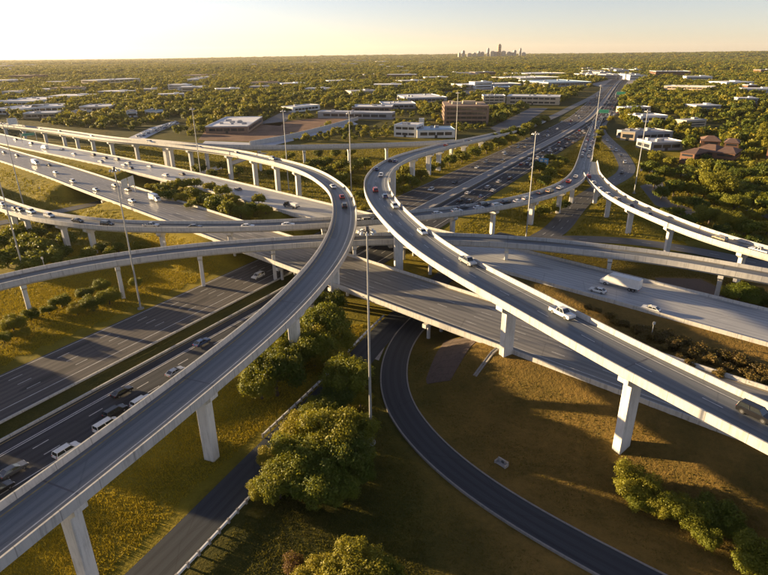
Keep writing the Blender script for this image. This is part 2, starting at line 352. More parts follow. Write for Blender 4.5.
P_L = Path([Vector((x, y, 0.10)) for x, y in ((-60,12),(-48,34),(-40,48),(-34,60),(-28,73),(-22.5,85.5),(-16.5,98),(-9.5,113),(-4,127.5),(2.5,142),(10,157),(22,180),(36,206),(52,226))], 2.5, 2)
P_K = Path([Vector((x, y, 0.14)) for x, y in ((70,34),(54,45),(42,53.5),(34,60),(27,66),(19,73.8),(11,84),(5.5,94.5),(2.6,104),(2.1,116.5),(4.2,129),(8.4,140),(14,150.5),(24,168))], 2.0, 2)
P_NF = Path([Vector((x, y, 0.1)) for x, y in ((44,214),(69,218.5),(88,218),(102.6,213.7),(114,207),(126,196.5),(160,160),(230,90))], 4.0, 2)
P_F3 = Path([Vector((x, y, 0.085)) for x, y in ((330,800),(262,680),(213.4,567.3),(195,498.5),(182,440),(172,405),(160,368),(146,342),(130,322),(112,298),(98,276),(84,250),(73,229),(60,214))], 4.0, 2)
P_W = Path([F1(t, s, z) for t, s, z in ((-296,40,0.1),(-298,75,0.1),(-303,113,0.1),(-318,155,0.1),(-340,200,0.1),(-370,260,0.1))], 4.0, 1)

# ------------------------------------------------------------------ terrain
xs = np.unique(np.r_[-15000,-11000,-8000,-6000,-4500,-3300,-2500,-1900,-1450,-1100,-850,-700,-580,-480, np.arange(-400, -120, 5.0), np.arange(-120, 130, 2.5), np.arange(130, 330, 5.0), 380,450,560,700,880,1100,1450,1900,2500,3300,4500,6000,8000,11000,15000])
ys = np.unique(np.r_[-6000,-3000,-1200,-500,-200,-60,-20, np.arange(0, 240, 2.5), np.arange(240, 560, 5.0), 600,660,740,840,960,1100,1300,1550,1900,2400,3000,3800,4800,6000,7500,9200,11000,13000,16000,20000])
GX, GY = np.meshgrid(xs, ys)
def corridor(x, y):
    t = x*D1[0] + y*D1[1]; s = x*N1[0] + y*N1[1]
    c = -303 - 0.45*np.maximum(0, s - 113); return np.clip((np.abs(t - c) - 17) / 10, 0, 1)
def ground_z(x, y):
    x = np.asarray(x, float); y = np.asarray(y, float); h = np.zeros_like(x)
    t = x*D1[0] + y*D1[1]; s = x*N1[0] + y*N1[1]
    for P, hw, tl, tr in ((F1N, 10.8, -183, -64), (F1F, 11.2, -196, -86)):
        tt = P.a[:, 0]*D1[0] + P.a[:, 1]*D1[1]; sc = np.interp(t, tt, P.a[:, 0]*N1[0] + P.a[:, 1]*N1[1]); zc = np.interp(t, tt, P.a[:, 2])
        dout = np.maximum(0, np.abs(s - sc) - hw - 2.2)
        gap = np.where(t < (tl+tr)/2, np.maximum(0, t - tl), np.maximum(0, tr - t))
        d = np.hypot(dout, gap)
        z = (zc - 0.25 - 0.42*d) * corridor(x, y)
        h = np.maximum(h, z)
    # planted strip between the two embankments stays high east of the bridges
    strip = np.clip((t + 84)/14, 0, 1)*np.clip((s - 122)/3, 0, 1)*np.clip((147 - s)/3, 0, 1); h = np.maximum(h, 4.9*strip)
    strip = np.clip((-352 - t)/14, 0, 1)*np.clip((s - 120)/3, 0, 1)*np.clip((146 - s)/3, 0, 1)*np.clip((t + 900)/100, 0, 1); h = np.maximum(h, 5.2*strip)
    # gentle relief of open ground and distant rolling land
    rel = 0.35*np.sin(x*0.07 + 1.3)*np.sin(y*0.061) + 0.25*np.sin(x*0.15 + y*0.11)
    far = np.hypot(x, y)
    roll = 16*np.sin(x*0.00045 + 2.1)*np.sin(y*0.0006 + 0.6) + 26*np.sin(x*0.00021 - 0.5 + y*0.0001)
    h = h + np.clip((far - 3000)/5000, 0, 1)*np.maximum(-12, roll) + 34*np.clip((far - 7500)/4500, 0, 1)*np.clip((x/np.maximum(far, 1) + 0.15)*1.4, 0, 1)
    mask = np.where(far < 330, 1.0, 0.0)
    return h - 0.0 + np.where(h < 0.05, np.minimum(0, rel - 0.15)*0.35*mask, 0)
GZ = ground_z(GX, GY)
nx, ny = len(xs), len(ys)
verts = np.stack([GX.ravel(), GY.ravel(), GZ.ravel()], 1)
idx = np.arange(nx*ny).reshape(ny, nx)
quads = np.stack([idx[:-1, :-1].ravel(), idx[:-1, 1:].ravel(), idx[1:, 1:].ravel(), idx[1:, :-1].ravel()], 1)
def np_mesh(name, v, q, mats):
    me = bpy.data.meshes.new(name); k = q.shape[1]
    me.vertices.add(len(v)); me.vertices.foreach_set('co', np.asarray(v, np.float32).ravel())
    me.loops.add(q.size); me.loops.foreach_set('vertex_index', q.ravel().astype(np.int32))
    me.polygons.add(len(q)); me.polygons.foreach_set('loop_start', np.arange(0, q.size, k, dtype=np.int32))
    for m in (mats if isinstance(mats, (list, tuple)) else [mats]): me.materials.append(m)
    me.update(calc_edges=True); return me
def ground_mat():
    m, nt, b = new_mat('grass_ground'); pos = N(nt, 'ShaderNodeNewGeometry').outputs['Position']
    a = noise(nt, pos, 0.018, 4.0, 0.6); c = noise(nt, pos, 0.12, 5.0, 0.7); d = noise(nt, pos, 1.2, 4.0, 0.75)
    sep = N(nt, 'ShaderNodeSeparateXYZ'); nt.links.new(pos, sep.inputs[0])
    # the knoll east of the loop road is worn to dry earth
    mr = N(nt, 'ShaderNodeMapRange'); mr.inputs['From Min'].default_value = 2; mr.inputs['From Max'].default_value = 22; nt.links.new(sep.outputs['X'], mr.inputs['Value'])
    mr2 = N(nt, 'ShaderNodeMapRange'); mr2.inputs['From Min'].default_value = 200; mr2.inputs['From Max'].default_value = 150; nt.links.new(sep.outputs['Y'], mr2.inputs['Value'])
    dry = mathn(nt, 'MULTIPLY', mr.outputs[0], mr2.outputs[0])
    f = mathn(nt, 'ADD', mathn(nt, 'MULTIPLY', a, 0.5), mathn(nt, 'MULTIPLY', c, 0.32)); f = mathn(nt, 'ADD', f, mathn(nt, 'MULTIPLY', d, 0.2))
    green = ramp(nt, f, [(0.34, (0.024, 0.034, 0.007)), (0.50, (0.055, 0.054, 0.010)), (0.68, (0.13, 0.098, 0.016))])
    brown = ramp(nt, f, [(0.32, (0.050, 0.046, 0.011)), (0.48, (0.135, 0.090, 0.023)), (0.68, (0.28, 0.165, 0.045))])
    gold_sunlit = ramp(nt, f, [(0.32, (0.050, 0.056, 0.008)), (0.48, (0.16, 0.132, 0.013)), (0.68, (0.30, 0.225, 0.022))])
    # unmown golden grass, its colour brightened to look sunlit, on the banks west of the frontage road and north of the bridges
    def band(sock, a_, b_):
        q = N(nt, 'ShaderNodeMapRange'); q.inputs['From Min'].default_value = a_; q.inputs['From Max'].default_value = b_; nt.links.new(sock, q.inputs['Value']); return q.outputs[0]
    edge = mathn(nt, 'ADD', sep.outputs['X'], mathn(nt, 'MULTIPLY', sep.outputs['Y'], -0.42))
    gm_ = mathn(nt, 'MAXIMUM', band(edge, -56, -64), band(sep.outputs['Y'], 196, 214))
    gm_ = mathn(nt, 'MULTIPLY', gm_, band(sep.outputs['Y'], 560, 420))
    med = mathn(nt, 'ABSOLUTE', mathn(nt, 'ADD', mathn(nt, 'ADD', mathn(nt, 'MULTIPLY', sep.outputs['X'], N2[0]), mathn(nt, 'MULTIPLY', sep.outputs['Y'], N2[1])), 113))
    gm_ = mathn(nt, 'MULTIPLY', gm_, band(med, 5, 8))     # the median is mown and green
    nt.links.new(mixc(nt, gm_, mixc(nt, dry, green, brown), gold_sunlit), b.inputs['Base Color'])
    b.inputs['Roughness'].default_value = 0.95; b.inputs['Specular IOR Level'].default_value = 0.1
    bump(nt, b, mathn(nt, 'ADD', c, d), 0.7, 0.5); return m
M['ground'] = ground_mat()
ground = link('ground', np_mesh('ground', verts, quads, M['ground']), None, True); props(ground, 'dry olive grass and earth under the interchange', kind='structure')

# occupancy raster (1 m cells) used to keep plants off paving and buildings
RX0, RX1, RY0, RY1 = -1300, 1300, -20, 2200
occ = np.zeros((RY1 - RY0, RX1 - RX0), bool)
def stamp(path, hw, lo=None):
    step = 0.7
    for d in np.arange(0, path.L, max(1.0, hw*0.5)):
        p, _ = path.pos(d); x0, x1, y0, y1 = int(p.x - hw - RX0), int(p.x + hw - RX0) + 1, int(p.y - hw - RY0), int(p.y + hw - RY0) + 1
        if x1 < 0 or y1 < 0 or x0 >= occ.shape[1] or y0 >= occ.shape[0]: continue
        occ[max(0, y0):max(0, y1), max(0, x0):max(0, x1)] |= True
def stamp_poly(pts, grow=0.0):
    P = np.array([(p[0], p[1]) for p in pts], float); c = P.mean(0); P = c + (P - c)*(1 + grow/np.maximum(1, np.linalg.norm(P - c, axis=1)))[:, None]
    x0, x1 = int(P[:, 0].min() - RX0), int(P[:, 0].max() - RX0) + 2; y0, y1 = int(P[:, 1].min() - RY0), int(P[:, 1].max() - RY0) + 2
    x0, y0 = max(0, x0), max(0, y0); x1, y1 = min(occ.shape[1], x1), min(occ.shape[0], y1)
    if x1 <= x0 or y1 <= y0: return
    xx, yy = np.meshgrid(np.arange(x0, x1) + RX0 + .5, np.arange(y0, y1) + RY0 + .5); ins = np.zeros(xx.shape, bool)
    for i in range(len(P)):
        (ax, ay), (bx, by) = P[i], P[(i+1) % len(P)]
        cr = ((ay > yy) != (by > yy)) & (xx < (bx - ax)*(yy - ay)/((by - ay) or 1e-9) + ax); ins ^= cr
    occ[y0:y1, x0:x1] |= ins
def blocked(x, y):
    i = np.clip((np.asarray(y) - RY0).astype(int), 0, occ.shape[0]-1); j = np.clip((np.asarray(x) - RX0).astype(int), 0, occ.shape[1]-1)
    inside = (np.asarray(x) > RX0) & (np.asarray(x) < RX1) & (np.asarray(y) > RY0) & (np.asarray(y) < RY1)
    return occ[i, j] & inside
for P, hw in ((F1N, 12), (F1F, 12.5), (F2L, 11), (F2R, 11), (P_L, 4.5), (P_K, 3.8), (P_NF, 5), (P_F3, 5.5), (P_W, 5)): stamp(P, hw)
for P in (P_A, P_B, P_C, P_H, P_I, P_J):
    pass

# ------------------------------------------------------------------ roads on the ground
def dashes(mb, path, off, w, on, gap, d0=0.0, d1=None, dz=0.012):
    d1 = path.L if d1 is None else d1; d = d0
    while d < d1 - on:
        n = 2 if on < 8 else max(2, int(on/4)); L = []
        for k in range(n + 1):
            p, h = path.pos(d + on*k/n, off); r = Vector((math.sin(h), -math.cos(h), 0)); L.append((p - r*w/2 + Vector((0,0,dz)), p + r*w/2 + Vector((0,0,dz))))
        for a, b in zip(L, L[1:]): mb.face([a[0], a[1], b[1], b[0]])
        d += on + gap
def ground_road(name, path, hw, mat, lines=(), label=None, kerb=False):
    mb = MB(); rows = path.rows()
    mb.sweep(rows, [(-hw, 0), (hw, 0)][::1], closed=False)
    # side skirts so the slab has thickness
    mb.sweep(rows, [(-hw, -0.35), (-hw, 0)], closed=False); mb.sweep(rows, [(hw, 0), (hw, -0.35)], closed=False)
    o = mb.build(name, mat); props(o, label, kind='structure')
    mk = MB(); my = MB()
    for off, kind in lines:
        if kind == 'solid': dashes(mk, path, off, 0.22, path.L - 0.5, 0)
        elif kind == 'yellow': dashes(my, path, off, 0.22, path.L - 0.5, 0)
        else: dashes(mk, path, off, 0.2, 3.2, 8.8)
    if mk.f: props(mk.build('lane_marking', M['paint_white'], o), kind='stuff')
    if my.f: my.build('yellow_marking', M['paint_yellow'], o)
    if kerb:
        for sgn in (-1, 1):
            kb = MB(); a, b = (hw + 0.02, hw + 0.32) if sgn > 0 else (-hw - 0.32, -hw - 0.02)
            kb.sweep(rows, [(a, -0.3), (a, 0.13), (b, 0.13), (b, -0.3)]); kb.build('kerb', M['kerb'], o)
    return o
ground_road('freeway_road', F2L, 9.8, M['freeway_dark'], [(-9.0,'solid'),(-5.4,'dash'),(-1.8,'dash'),(1.8,'dash'),(5.4,'solid'),(9.2,'yellow')], 'oncoming carriageway of the sunken freeway, left of its median')
ground_road('freeway_road', F2R, 8.6, M['asphalt'], [(-8.0,'yellow'),(-5.0,'solid'),(-4.4,'solid'),(-1.2,'dash'),(2.4,'dash'),(6.0,'solid')], 'receding carriageway of the sunken freeway, right of its median')
ground_road('frontage_road', P_L, 3.5, M['asphalt_dark'], [], 'dark frontage road under the left flyover beside a white guardrail')
ground_road('loop_road', P_K, 2.9, M['asphalt_dark'], [], 'dark curving turnaround road with pale kerbs in the lower middle', kerb=True)
ground_road('frontage_road', P_NF, 4.2, M['asphalt_old'], [(0,'dash')], 'two lane frontage road crossing behind the lower ramp at right')
ground_road('frontage_road', P_F3, 5.2, M['asphalt_old'], [(-1.7,'dash'),(1.8,'dash')], 'frontage road curving past the trees at upper right')
ground_road('access_road', P_W, 4.0, M['asphalt_old'], [(0,'yellow')], 'small road passing below the left end of the freeway bridges')

P_LF = Path([p for p, r, d in P_B.rows(P_B.sub(P_B.nearest(at(541,121.5,1.5))[0], 9e9)[0])][::2], 5.0); stamp(P_LF, 7)
ground_road('frontage_road', P_LF, 5.4, M['asphalt_old'], [(-1.8,'dash'),(1.8,'dash')], 'frontage road running off along the left side of the distant freeway')
# freeway median: paved strip, barriers and grass
def wall_along(name, path, off, prof, mat, parent=None, d0=0, d1=None):
    i0, i1 = path.sub(d0, path.L if d1 is None else d1); mb = MB(); mb.sweep(path.rows(i0, min(i1, len(path.a)), off), prof); return mb.build(name, mat, parent)
JERSEY = [(-0.3, 0), (-0.3, 0.08), (-0.12, 0.45), (-0.09, 0.86), (0.09, 0.86), (0.12, 0.45), (0.3, 0.08), (0.3, 0)][::-1]
mroot = empty('median_barrier', F2(100, -113, 0), 0, 'low pale concrete barriers edging the median of the sunken freeway', 'barrier')
def under(o, root):
    o.parent = root; o.matrix_parent_inverse = Matrix.Translation(root.location).inverted() if root.rotation_euler.z == 0 else root.matrix_basis.inverted(); return o
medL = wall_along('barrier_wall', F2L, 10.1, [(-0.2, 0), (0.2, 0), (0.2, 0.5), (-0.2, 0.5)], M['concrete']); under(medL, mroot)
medR = wall_along('barrier_wall', F2R, -8.9, [(-0.2, 0), (0.2, 0), (0.2, 0.5), (-0.2, 0.5)], M['concrete']); under(medR, mroot)
mid = MB(); rr = F2R.rows(0, None, -12.3, 0.02); i0 = F2R.sub(330, 340)[0]
mid.sweep(rr[i0:], [(-3.0, 0), (3.0, 0)], closed=False); o = mid.build('median_paving', M['pavement']); props(o, kind='structure')

# ------------------------------------------------------------------ bridges and flyovers
def pier_mesh(h, w, d, style):
    """column tapering towards the ground with hammerhead cap; local x across the deck"""
    mb = MB(); n = 6
    t = 0.93
    a = [(-w*t, -d, -1.2), (w*t, -d, -1.2), (w*t, d, -1.2), (-w*t, d, -1.2)]
    b = [(-w, -d, h), (w, -d, h), (w, d, h), (-w, d, h)]
    ch = 0.16
    def oct_(q, z):
        x, y = q; return [(-x+ch, -y, z), (x-ch, -y, z), (x, -y+ch, z), (x, y-ch, z), (x-ch, y, z), (-x+ch, y, z), (-x, y-ch, z), (-x, -y+ch, z)]
    A, B = oct_((w*t, d), -1.5), oct_((w, d), h)
    for i in range(8): j = (i+1) % 8; mb.face([A[i], A[j], B[j], B[i]])
    mb.face(B); return mb
def cap_mesh(h, w, hw, d):
    mb = MB(); z1 = h + 1.9
    prof = [(-w, h), (w, h), (hw, h + 0.95), (hw, z1), (-hw, z1), (-hw, h + 0.95)]
    mb.face([(x, -d, z) for x, z in prof]); mb.face([(x, d, z) for x, z in prof][::-1])
    for i in range(6):
        (x0, z0), (x1, z1_) = prof[i], prof[(i+1) % 6]
        mb.face([(x1, -d, z1_), (x0, -d, z0), (x0, d, z0), (x1, d, z1_)])
    return mb
def flyover(name, path, hw, label, cat, piers=(), depth=1.9, girder_w=0.55, mat=None, lines=(), d0=0.0, d1=None, par_h=1.08, col=(1.15, 0.85), lone=None, parapets=None):
    d1 = path.L if d1 is None else d1; i0, i1 = path.sub(d0, d1); i1 = min(i1, len(path.a))
    base = path.pos((d0 + d1)/2)[0]; root = empty(name, (base.x, base.y, 0), 0, label, cat)
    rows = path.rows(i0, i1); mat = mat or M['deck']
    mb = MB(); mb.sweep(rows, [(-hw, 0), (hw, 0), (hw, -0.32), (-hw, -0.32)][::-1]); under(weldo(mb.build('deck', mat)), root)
    g = MB(); gw = hw*girder_w
    g.sweep(rows, [(-hw + 0.35, -0.323), (-gw - 0.5, -0.62), (-gw, -depth), (gw, -depth), (gw + 0.5, -0.62), (hw - 0.35, -0.323)]); under(weldo(g.build('girder', M['girder'])), root)
    for sgn, q0, q1 in (parapets or ((-1, d0, d1), (1, d0, d1))):
        j0, j1 = path.sub(q0, q1); rows_p = path.rows(j0, min(j1, len(path.a))); p = MB(); a = sgn*(hw + 0.02)
        pr = [(a - sgn*0.38, 0.004), (a, 0.004), (a, -0.55), (a + sgn*0.07, -0.55), (a + sgn*0.07, par_h), (a - sgn*0.22, par_h)]
        p.sweep(rows_p, pr if sgn > 0 else pr[::-1]); under(weldo(p.build('parapet', M['concrete'])), root)
    mk = MB(); my = MB()
    for off, kind in lines:
        if kind == 'dash': dashes(mk, path, off, 0.18, 3.2, 8.8, d0, d1)
        else: dashes(mk if kind == 'solid' else my, path, off, 0.2, d1 - d0 - 1, 0, d0, d1)
    if mk.f: props(under(mk.build('lane_marking', M['paint_white']), root), kind='stuff')
    if my.f: under(my.build('yellow_marking', M['paint_yellow']), root)
    for pd in piers:
        if not d0 < pd < d1: continue
        jm = MB(); (pl_, hd), (pr_, _) = path.pos(pd, -hw + .4), path.pos(pd, hw - .4); tv = Vector((math.cos(hd), math.sin(hd), 0))*.14; up_ = Vector((0, 0, .008)); jm.face([pl_ - tv + up_, pr_ - tv + up_, pr_ + tv + up_, pl_ + tv + up_]); under(jm.build('expansion_joint', M['dark_steel']), root)
        c, hd = path.pos(pd); gz = float(ground_z(c.x, c.y)); h = c.z - depth - 1.9 + 0.02
        if h - gz < 1.0: continue
        pm = link('pier', weld(pier_mesh(h - gz, col[0], col[1], 0).mesh('pier', M['pier'])))
        pm.location = (c.x - base.x, c.y - base.y, gz); pm.rotation_euler = (0, 0, hd - math.pi/2); pm.parent = root
        cp = link('pier_cap', weld(cap_mesh(h - gz, col[0] + 0.12, max(hw*0.60, col[0] + .5), col[1] + 0.1).mesh('pier_cap', M['pier']))); cp.parent = pm
    return root
def weldo(o): weld(o.data); return o
def pier_at(path, px, py, z): return path.nearest(at(px, py, z))[0]

# main freeway bridge and embankment carriageways
def bent(root, path, d, hw, depth, ncol):
    c, hd = path.pos(d); gz = 0.0; h = c.z - depth - 1.1; base = root.location
    cap = MB(); cap.box((0, 0, h + 0.55), (2*hw - 1.0, 1.2, 1.1)); co = cap.build('bent_cap', M['pier']); co.parent = root
    co.location = (c.x - base.x, c.y - base.y, 0); co.rotation_euler = (0, 0, hd - math.pi/2)
    for k in range(ncol):
        x = (k/(ncol - 1) - 0.5)*(2*hw - 5); mb = MB(); mb.tube((x, 0, -1), (x, 0, h), 0.5, 0.5, 14, caps=False); q = mb.build('column', M['pier'], co, True)
def carriageway(path, hw, tl, tr, label, lines, bent_s, mat):
    td = lambda t: path.nearest(F1(t, 113.5 if path is F1N else 156.5, 0))[0]
    r = flyover('freeway_carriageway', path, hw, label, 'freeway', (), 1.7, 0.86, mat, lines, par_h=0.85)
    for t in bent_s: bent(r, path, td(t), hw, 1.7, 4)
    return r
L1 = [(-9.9,'yellow'),(-7.2,'dash'),(-3.6,'dash'),(0,'dash'),(3.6,'dash'),(7.2,'solid'),(9.9,'solid')]
carriageway(F1N, 10.8, -183, -64, 'wide near carriageway bridge crossing the picture from upper left to lower right below the flyovers', [(o_, k_) for o_, k_ in [(-10,'yellow'),(-6.6,'dash'),(-3.0,'dash'),(0.6,'dash'),(4.2,'dash'),(8.0,'solid')]], (-345, -285, -173, -145, -119, -82), M['freeway_mid'])
carriageway(F1F, 11.0, -196, -86, 'far carriageway carrying the long white truck, parallel behind the near bridge', [(-8.4,'solid'),(-4.2,'dash'),(-0.6,'dash'),(3.0,'dash'),(6.6,'dash'),(10,'yellow')], (-360, -305, -184, -155.5, -128, -100), M['freeway'])

# curved flyovers and ramps
dA = lambda *q: P_A.nearest(at(*q))[0]
dB = lambda *q: P_B.nearest(at(*q))[0]
A_piers = [P_A.nearest(at(62, 548, 4))[0] , P_A.nearest(at(220, 460, 0))[0], P_A.nearest(at(298, 366, 0))[0], P_A.nearest(at(334, 292, 4))[0]]
A_piers += [P_A.nearest(at(x, y, 0))[0] for x, y in ((309,200),(285,193),(258,187),(231,180),(206,170),(180,168),(161,160),(137,156),(114,152),(97,148),(80,145),(60,141),(40,137),(20,134))]
B_piers = [P_B.nearest(at(628, 445, 2))[0], P_B.nearest(at(502, 355, 5.0))[0] - 1.5, P_B.nearest(at(403, 275, 2))[0], P_B.nearest(at(378, 232, 0))[0], P_B.nearest(at(380,196,0))[0], P_B.nearest(at(396, 182, 0))[0], P_B.nearest(at(417, 174, 0))[0], P_B.nearest(at(434, 170, 0))[0], P_B.nearest(at(455, 158, 0))[0], P_B.nearest(at(475, 150, 0))[0]]
B_piers.append(B_piers[0] - 48)
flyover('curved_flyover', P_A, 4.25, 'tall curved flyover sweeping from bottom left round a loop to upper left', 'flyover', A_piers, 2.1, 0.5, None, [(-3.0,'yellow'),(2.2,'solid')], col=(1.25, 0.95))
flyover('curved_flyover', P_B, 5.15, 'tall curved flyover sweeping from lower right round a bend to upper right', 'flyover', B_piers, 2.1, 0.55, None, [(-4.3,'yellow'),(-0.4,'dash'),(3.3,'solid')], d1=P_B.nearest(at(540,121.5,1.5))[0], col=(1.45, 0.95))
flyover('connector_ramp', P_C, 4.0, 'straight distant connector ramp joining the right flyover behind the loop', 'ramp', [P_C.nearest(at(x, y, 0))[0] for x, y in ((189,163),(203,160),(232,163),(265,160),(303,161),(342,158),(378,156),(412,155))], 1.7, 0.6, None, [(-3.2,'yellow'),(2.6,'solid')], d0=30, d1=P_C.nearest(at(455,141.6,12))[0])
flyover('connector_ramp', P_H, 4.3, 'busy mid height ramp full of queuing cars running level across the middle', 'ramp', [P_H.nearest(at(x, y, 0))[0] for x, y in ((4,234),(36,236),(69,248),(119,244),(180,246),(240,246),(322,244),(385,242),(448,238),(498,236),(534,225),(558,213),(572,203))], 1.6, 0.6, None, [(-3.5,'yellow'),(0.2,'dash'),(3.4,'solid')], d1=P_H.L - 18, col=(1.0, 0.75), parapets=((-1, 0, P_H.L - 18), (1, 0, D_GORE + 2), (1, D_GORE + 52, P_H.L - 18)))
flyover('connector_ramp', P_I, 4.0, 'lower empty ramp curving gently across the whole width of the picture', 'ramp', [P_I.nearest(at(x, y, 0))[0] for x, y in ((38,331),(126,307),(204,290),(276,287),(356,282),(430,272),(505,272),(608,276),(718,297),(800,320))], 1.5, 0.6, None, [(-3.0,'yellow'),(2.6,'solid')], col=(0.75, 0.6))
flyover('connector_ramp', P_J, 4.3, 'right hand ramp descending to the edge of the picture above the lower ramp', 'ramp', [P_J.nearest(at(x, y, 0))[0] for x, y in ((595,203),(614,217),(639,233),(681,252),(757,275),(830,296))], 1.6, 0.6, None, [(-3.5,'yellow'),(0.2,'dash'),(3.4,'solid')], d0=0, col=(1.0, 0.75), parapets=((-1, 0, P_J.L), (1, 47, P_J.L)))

# ------------------------------------------------------------------ small ground works near the loop road
def drape(poly_fn, nu, nv, lift):
    return [[Vector((p[0], p[1], float(ground_z(p[0], p[1])) + lift)) for p in (poly_fn(i/nu, j/nv) for i in range(nu + 1))] for j in range(nv + 1)]
# slope paving under the freeway abutment: individual sloping slabs
def quad_fn(a, b, c, d):
    return lambda u, v: (a*(1-u) + b*u)*(1-v) + (d*(1-u) + c*u)*v
slope = empty('slope_paving', at(450, 352, 0), 0, 'brown paved slope of concrete slabs between loop road and freeway bridge', 'paving')
fn = quad_fn(at(446, 331, 3.5), at(484, 341, 3.5), at(450, 386, 0.3), at(424, 384, 0.3)); g = drape(fn, 4, 9, 0.06)
for j in range(9):
    for i in range(4):
        q = [g[j][i], g[j][i+1], g[j+1][i+1], g[j+1][i]]; c = sum(q, Vector()) / 4
        q = [c + (p - c)*0.985 + Vector((0, 0, rng.uniform(0, 0.05))) for p in q]
        mb = MB(); mb.face(q[::-1]); lo = [p - Vector((0, 0, 0.25)) for p in q]
        for k in range(4): l = (k+1) % 4; mb.face([q[k], q[l], lo[l], lo[k]])
        o = mb.build('slab', M['riprap']); under(o, slope)
stamp_poly([at(446,331,3), at(484,341,3), at(450,386,0), at(424,384,0)], 1.0)
# paved gore between frontage road and loop road
gore = MB(); gp = [Vector((x, y, 0.09)) for x, y in ((-3.6,122.5),(-1.4,121),(0.4,129.5),(3.8,137.5),(9.2,148),(6.6,150.5),(2.0,141))]
gore.face(gp if (gp[1]-gp[0]).cross(gp[2]-gp[1]).z > 0 else gp[::-1]); o = gore.build('gore_paving', M['pavement']); props(o, kind='structure')
# concrete gutter running down the bank
P_G = Path([Vector((p.x, p.y, float(ground_z(p.x, p.y)) + 0.05)) for p in (at(508, 357, 1.5)*(1-k/8) + at(474, 388, 0)*(k/8) for k in range(9))], 1.5)
gm = MB(); gm.sweep(P_G.rows(), [(-0.5, -0.3), (-0.5, 0.08), (-0.3, 0.08), (0, -0.06), (0.3, 0.08), (0.5, 0.08), (0.5, -0.3)][::-1]); o = gm.build('drain_gutter', M['kerb']); props(o, kind='structure')
# drain headwall beside the loop road
hw_ = empty('drain_headwall', at(503, 463, 0), math.radians(-48), 'small pale concrete drain headwall in the grass above the loop road', 'drain')
mb = MB(); mb.box((0, 0, 0.35), (2.2, 0.3, 0.9)); mb.box((-1.1, -0.5, 0.2), (0.25, 1.1, 0.6)); mb.box((1.1, -0.5, 0.2), (0.25, 1.1, 0.6)); mb.build('headwall', M['pavement'], hw_)
mb = MB(); mb.box((0, -0.55, 0.02), (1.95, 0.9, 0.1)); mb.build('apron', M['pavement'], hw_)
mb = MB(); mb.tube((0, 0.3, 0.35), (0, -0.2, 0.35), 0.32, 0.32, 12); mb.build('pipe', M['dark_steel'], hw_)
# guardrails along the frontage road: pale posts and blocks
M['rail_white'] = plain('white_painted_rail', (0.72, 0.72, 0.72), 0.6, 0, 0.15, 0.8)
def guardrail(name, path, off, d0, d1, label, seg=2.3):
    b = path.pos(d0, off)[0]; root = empty(name, b, 0, label, 'guardrail'); blk = MB(); L = seg - 0.5
    blk.box((0, 0, 0.62), (L, 0.28, 0.46)); me = blk.mesh('rail_block', M['rail_white'])
    pm = MB(); pm.box((0, 0, 0.45), (0.36, 0.36, 0.98)); pme = pm.mesh('post', M['pavement']); d = d0
    while d < d1:
        for k, (m_, nm) in enumerate(((me, 'rail_block'), (pme, 'post'))):
            p, h = path.pos(d + (seg/2 if k == 0 else 0), off); o = link(nm, m_, root); o.location = (p.x - b.x, p.y - b.y, 0); o.rotation_euler = (0, 0, h)
        d += seg
dl = lambda x, y: P_L.nearest(Vector((x, y, 0)))[0]
guardrail('guardrail', P_L, 4.0, dl(-40, 48), dl(-22, 82), 'white blocky guardrail beside the frontage road, left of the big foreground tree')
guardrail('guardrail', P_L, -3.9, dl(-22, 90), dl(2, 143), 'pale guardrail climbing towards the bridge behind the big foreground tree')

# paved lots and bare earth around the business district
M['dirt'] = plain('bare_earth', (0.20, 0.125, 0.085), 0.95, 0, 0.35, 0.06, 0.1)
M['lot_pale'] = plain('pale_car_park', (0.46, 0.47, 0.50), 0.7, 0, 0.15, 0.05)
M['lot_dark'] = plain('dark_car_park', (0.09, 0.09, 0.095), 0.75, 0, 0.25, 0.05)
def lot(name, px, mat, lift=0.06):
    pts = [at(x, y, 0) for x, y in px]; a = sum((pts[i].cross(pts[(i+1) % len(pts)])).z for i in range(len(pts)))
    if a < 0: pts = pts[::-1]
    mb = MB(); mb.face([Vector((p.x, p.y, lift)) for p in pts]); lo = [Vector((p.x, p.y, -0.5)) for p in pts]
    for i in range(len(pts)): j = (i+1) % len(pts); mb.face([lo[i], lo[j], Vector((pts[j].x, pts[j].y, lift)), Vector((pts[i].x, pts[i].y, lift))])
    o = mb.build(name, mat); props(o, kind='structure'); stamp_poly(pts, 2.0); return o
lot('car_park', [(128,138),(150,128),(172,121.5),(180,123),(160,131),(142,140)], M['lot_pale'])
stamp_poly([at(x, y, 0) for x, y in ((114,143),(128,134),(150,125),(176,119),(192,122),(186,130),(160,142))])
lot('bare_lot', [(198,140),(205,131),(250,132),(262,124),(335,116),(352,120),(300,133),(262,142)], M['dirt'])
lot('car_park', [(200,146),(205,141),(262,143),(300,134),(352,121),(358,124),(300,139),(262,148)], M['lot_pale'], 0.07)
lot('car_park', [(258,124),(280,113),(296,112),(280,126)], M['lot_dark'])
lot('car_park', [(440,92),(492,88),(496,94),(440,97)], M['lot_dark'])
lot('car_park', [(490,128),(530,108),(548,108),(520,127),(500,133)], M['lot_dark'])
lot('car_park', [(590,84),(612,79),(640,78),(632,88),(612,90)], M['pavement'])
lot('car_park', [(632,136),(668,134),(676,150),(650,152)], M['lot_dark'])
lot('street', [(640,168),(690,172),(768,186),(768,190),(690,176),(640,171)], M['asphalt_old'])
lot('street', [(735,203),(768,214),(768,219),(738,207)], M['asphalt_old'])
lot('paved_yard', [(640,186),(662,180),(668,200),(700,212),(690,218),(655,205)], M['lot_dark'])
lot('paved_apron', [(655,278),(700,279),(730,293),(722,300),(690,296),(662,287)], M['riprap'])

